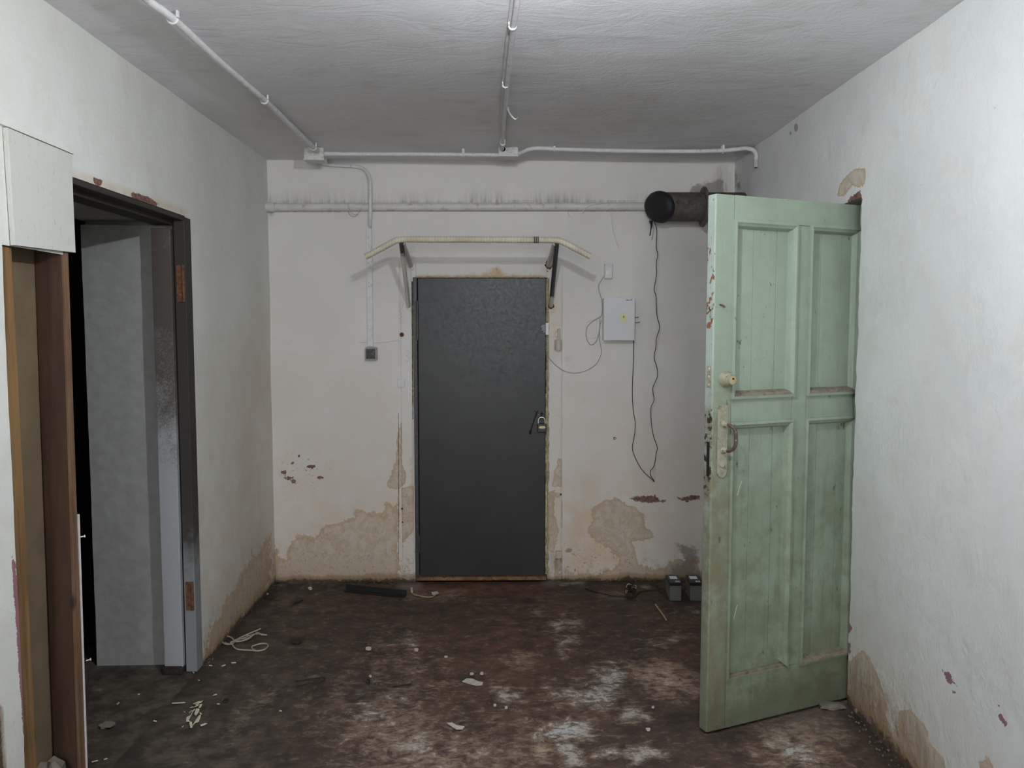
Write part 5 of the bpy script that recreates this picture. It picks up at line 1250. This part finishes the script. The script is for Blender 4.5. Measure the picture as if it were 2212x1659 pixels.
fwire('iron_nail', [(848, 1483), (868, 1480), (888, 1477)], 0.0028, M_WIREB, 'thin straight dark nail on the brown floor near the plaster flakes', 'nail')
fwire('stick', [(634, 1304), (645, 1300), (653, 1296)], 0.004, M_DIRT, 'short dark stick on the floor near the left rear corner', 'stick')
fwire('wood_splinter', [(1416, 1306), (1424, 1317), (1432, 1328), (1439, 1339)], 0.0045, M_TWIG, 'pale wood splinter on the floor in front of the batteries', 'splinter')
fwire('floor_wire', [(1264, 1271), (1280, 1277), (1300, 1282), (1324, 1287), (1348, 1289), (1369, 1290.5)], 0.0035, M_WIREB, 'long brown wire on the floor left of the wire bundle', 'wire')
fwire('floor_wire', [(1373, 1287), (1384, 1278), (1402, 1275), (1416, 1274.5), (1424, 1274), (1428, 1279)], 0.003, M_WIREB, 'dark curved wire between the wire bundle and the batteries', 'wire')
fwire('twig', [(888, 1277), (893, 1283), (910, 1288), (929, 1290), (938, 1286), (945, 1282)], 0.003, M_TWIG, 'bent twig with pale ends in front of the grey door', 'twig')
flat('plaster_chip', [(887, 1273), (891, 1272), (892, 1280), (888, 1281)], M_PLASTERFL, 'pale chip at the end of the black bar', 'plaster chip', 0.01); flat('plaster_chip', [(932, 1281), (945, 1279), (947, 1283), (934, 1285)], M_PLASTERFL, 'pale chip beside the bent twig before the grey door', 'plaster chip', 0.006)
c = onZ(488, 1513, 0.004); obj('wire_ring', MB().tube([c + np.array([0.010 * math.cos(t), 0.013 * math.sin(t), 0]) for t in np.linspace(0, 2 * math.pi, 14, endpoint=False)], 0.0025, 6, closed=True), M_WIREB, label='small black ring on the floor right of the heap of paint chips', cat='ring')
wt = thing('wire_bundle', 'crumpled bundle of dark wire on the floor near the end wall', 'wire', tuple(onZ(1364, 1282, 0)))
c0 = onZ(1364, 1283, 0.0)
for k in range(9):
    rr = random.Random(40 + k); q = [c0 + np.array([rr.uniform(-0.035, 0.03), rr.uniform(-0.03, 0.03), rr.uniform(0.006, 0.06)]) for _ in range(6)]
    loc_obj('wire_strand', MB().tube(smoothpath(q, 5), 0.004 if k < 7 else 0.0028, 6), M_WIREB if k < 7 else M_TWIG, wt, smooth=60)
m = MB().blob(onZ(1361, 1287, 0.012), (0.022, 0.02, 0.016), 77, 0.35, 9, 6); loc_obj('core', m, M_DIRT, wt)
for (x, y, rx, rz, mt, lab, nm) in ((1436, 1266, 0.045, 0.022, plain('brown_clod', (62, 50, 45), 0.95, 0.4, 40, bump=0.01), 'brown lump of dirt against the wall beside the batteries', 'dirt_clod'), (579, 1291, 0.030, 0.014, M_DIRT, 'dark dirt clod in the left rear corner', 'dirt_clod'),
                        (642, 1388, 0.026, 0.006, M_DIRT, 'flat dark dirt patch on the floor right of the cord tangle', 'dirt_clod'), (795, 1473, 0.010, 0.012, M_DIRT, 'tiny black lump near the hairpin wire', 'dirt_clod'), (865, 1294, 0.009, 0.007, M_WIREB, 'small dark nut below the end of the black bar', 'iron_nut'),
                        (232, 1566, 0.032, 0.012, M_STONE, 'flat grey rubble piece on the dark floor inside the left doorway', 'rubble_piece'), (1795, 1525, 0.05, 0.014, M_STONE, 'grey rubble heap on the floor under the green door', 'rubble_piece'),
                        (1860, 1535, 0.03, 0.018, M_STONE, 'broken plaster lump at the foot of the right wall', 'rubble_piece')):
    obj(nm, MB().blob(onZ(x, y, rz * 0.35), (rx, rx * 0.7, rz), int(x), 0.3, 12, 6, True), mt, label=lab, cat='debris', smooth=40)
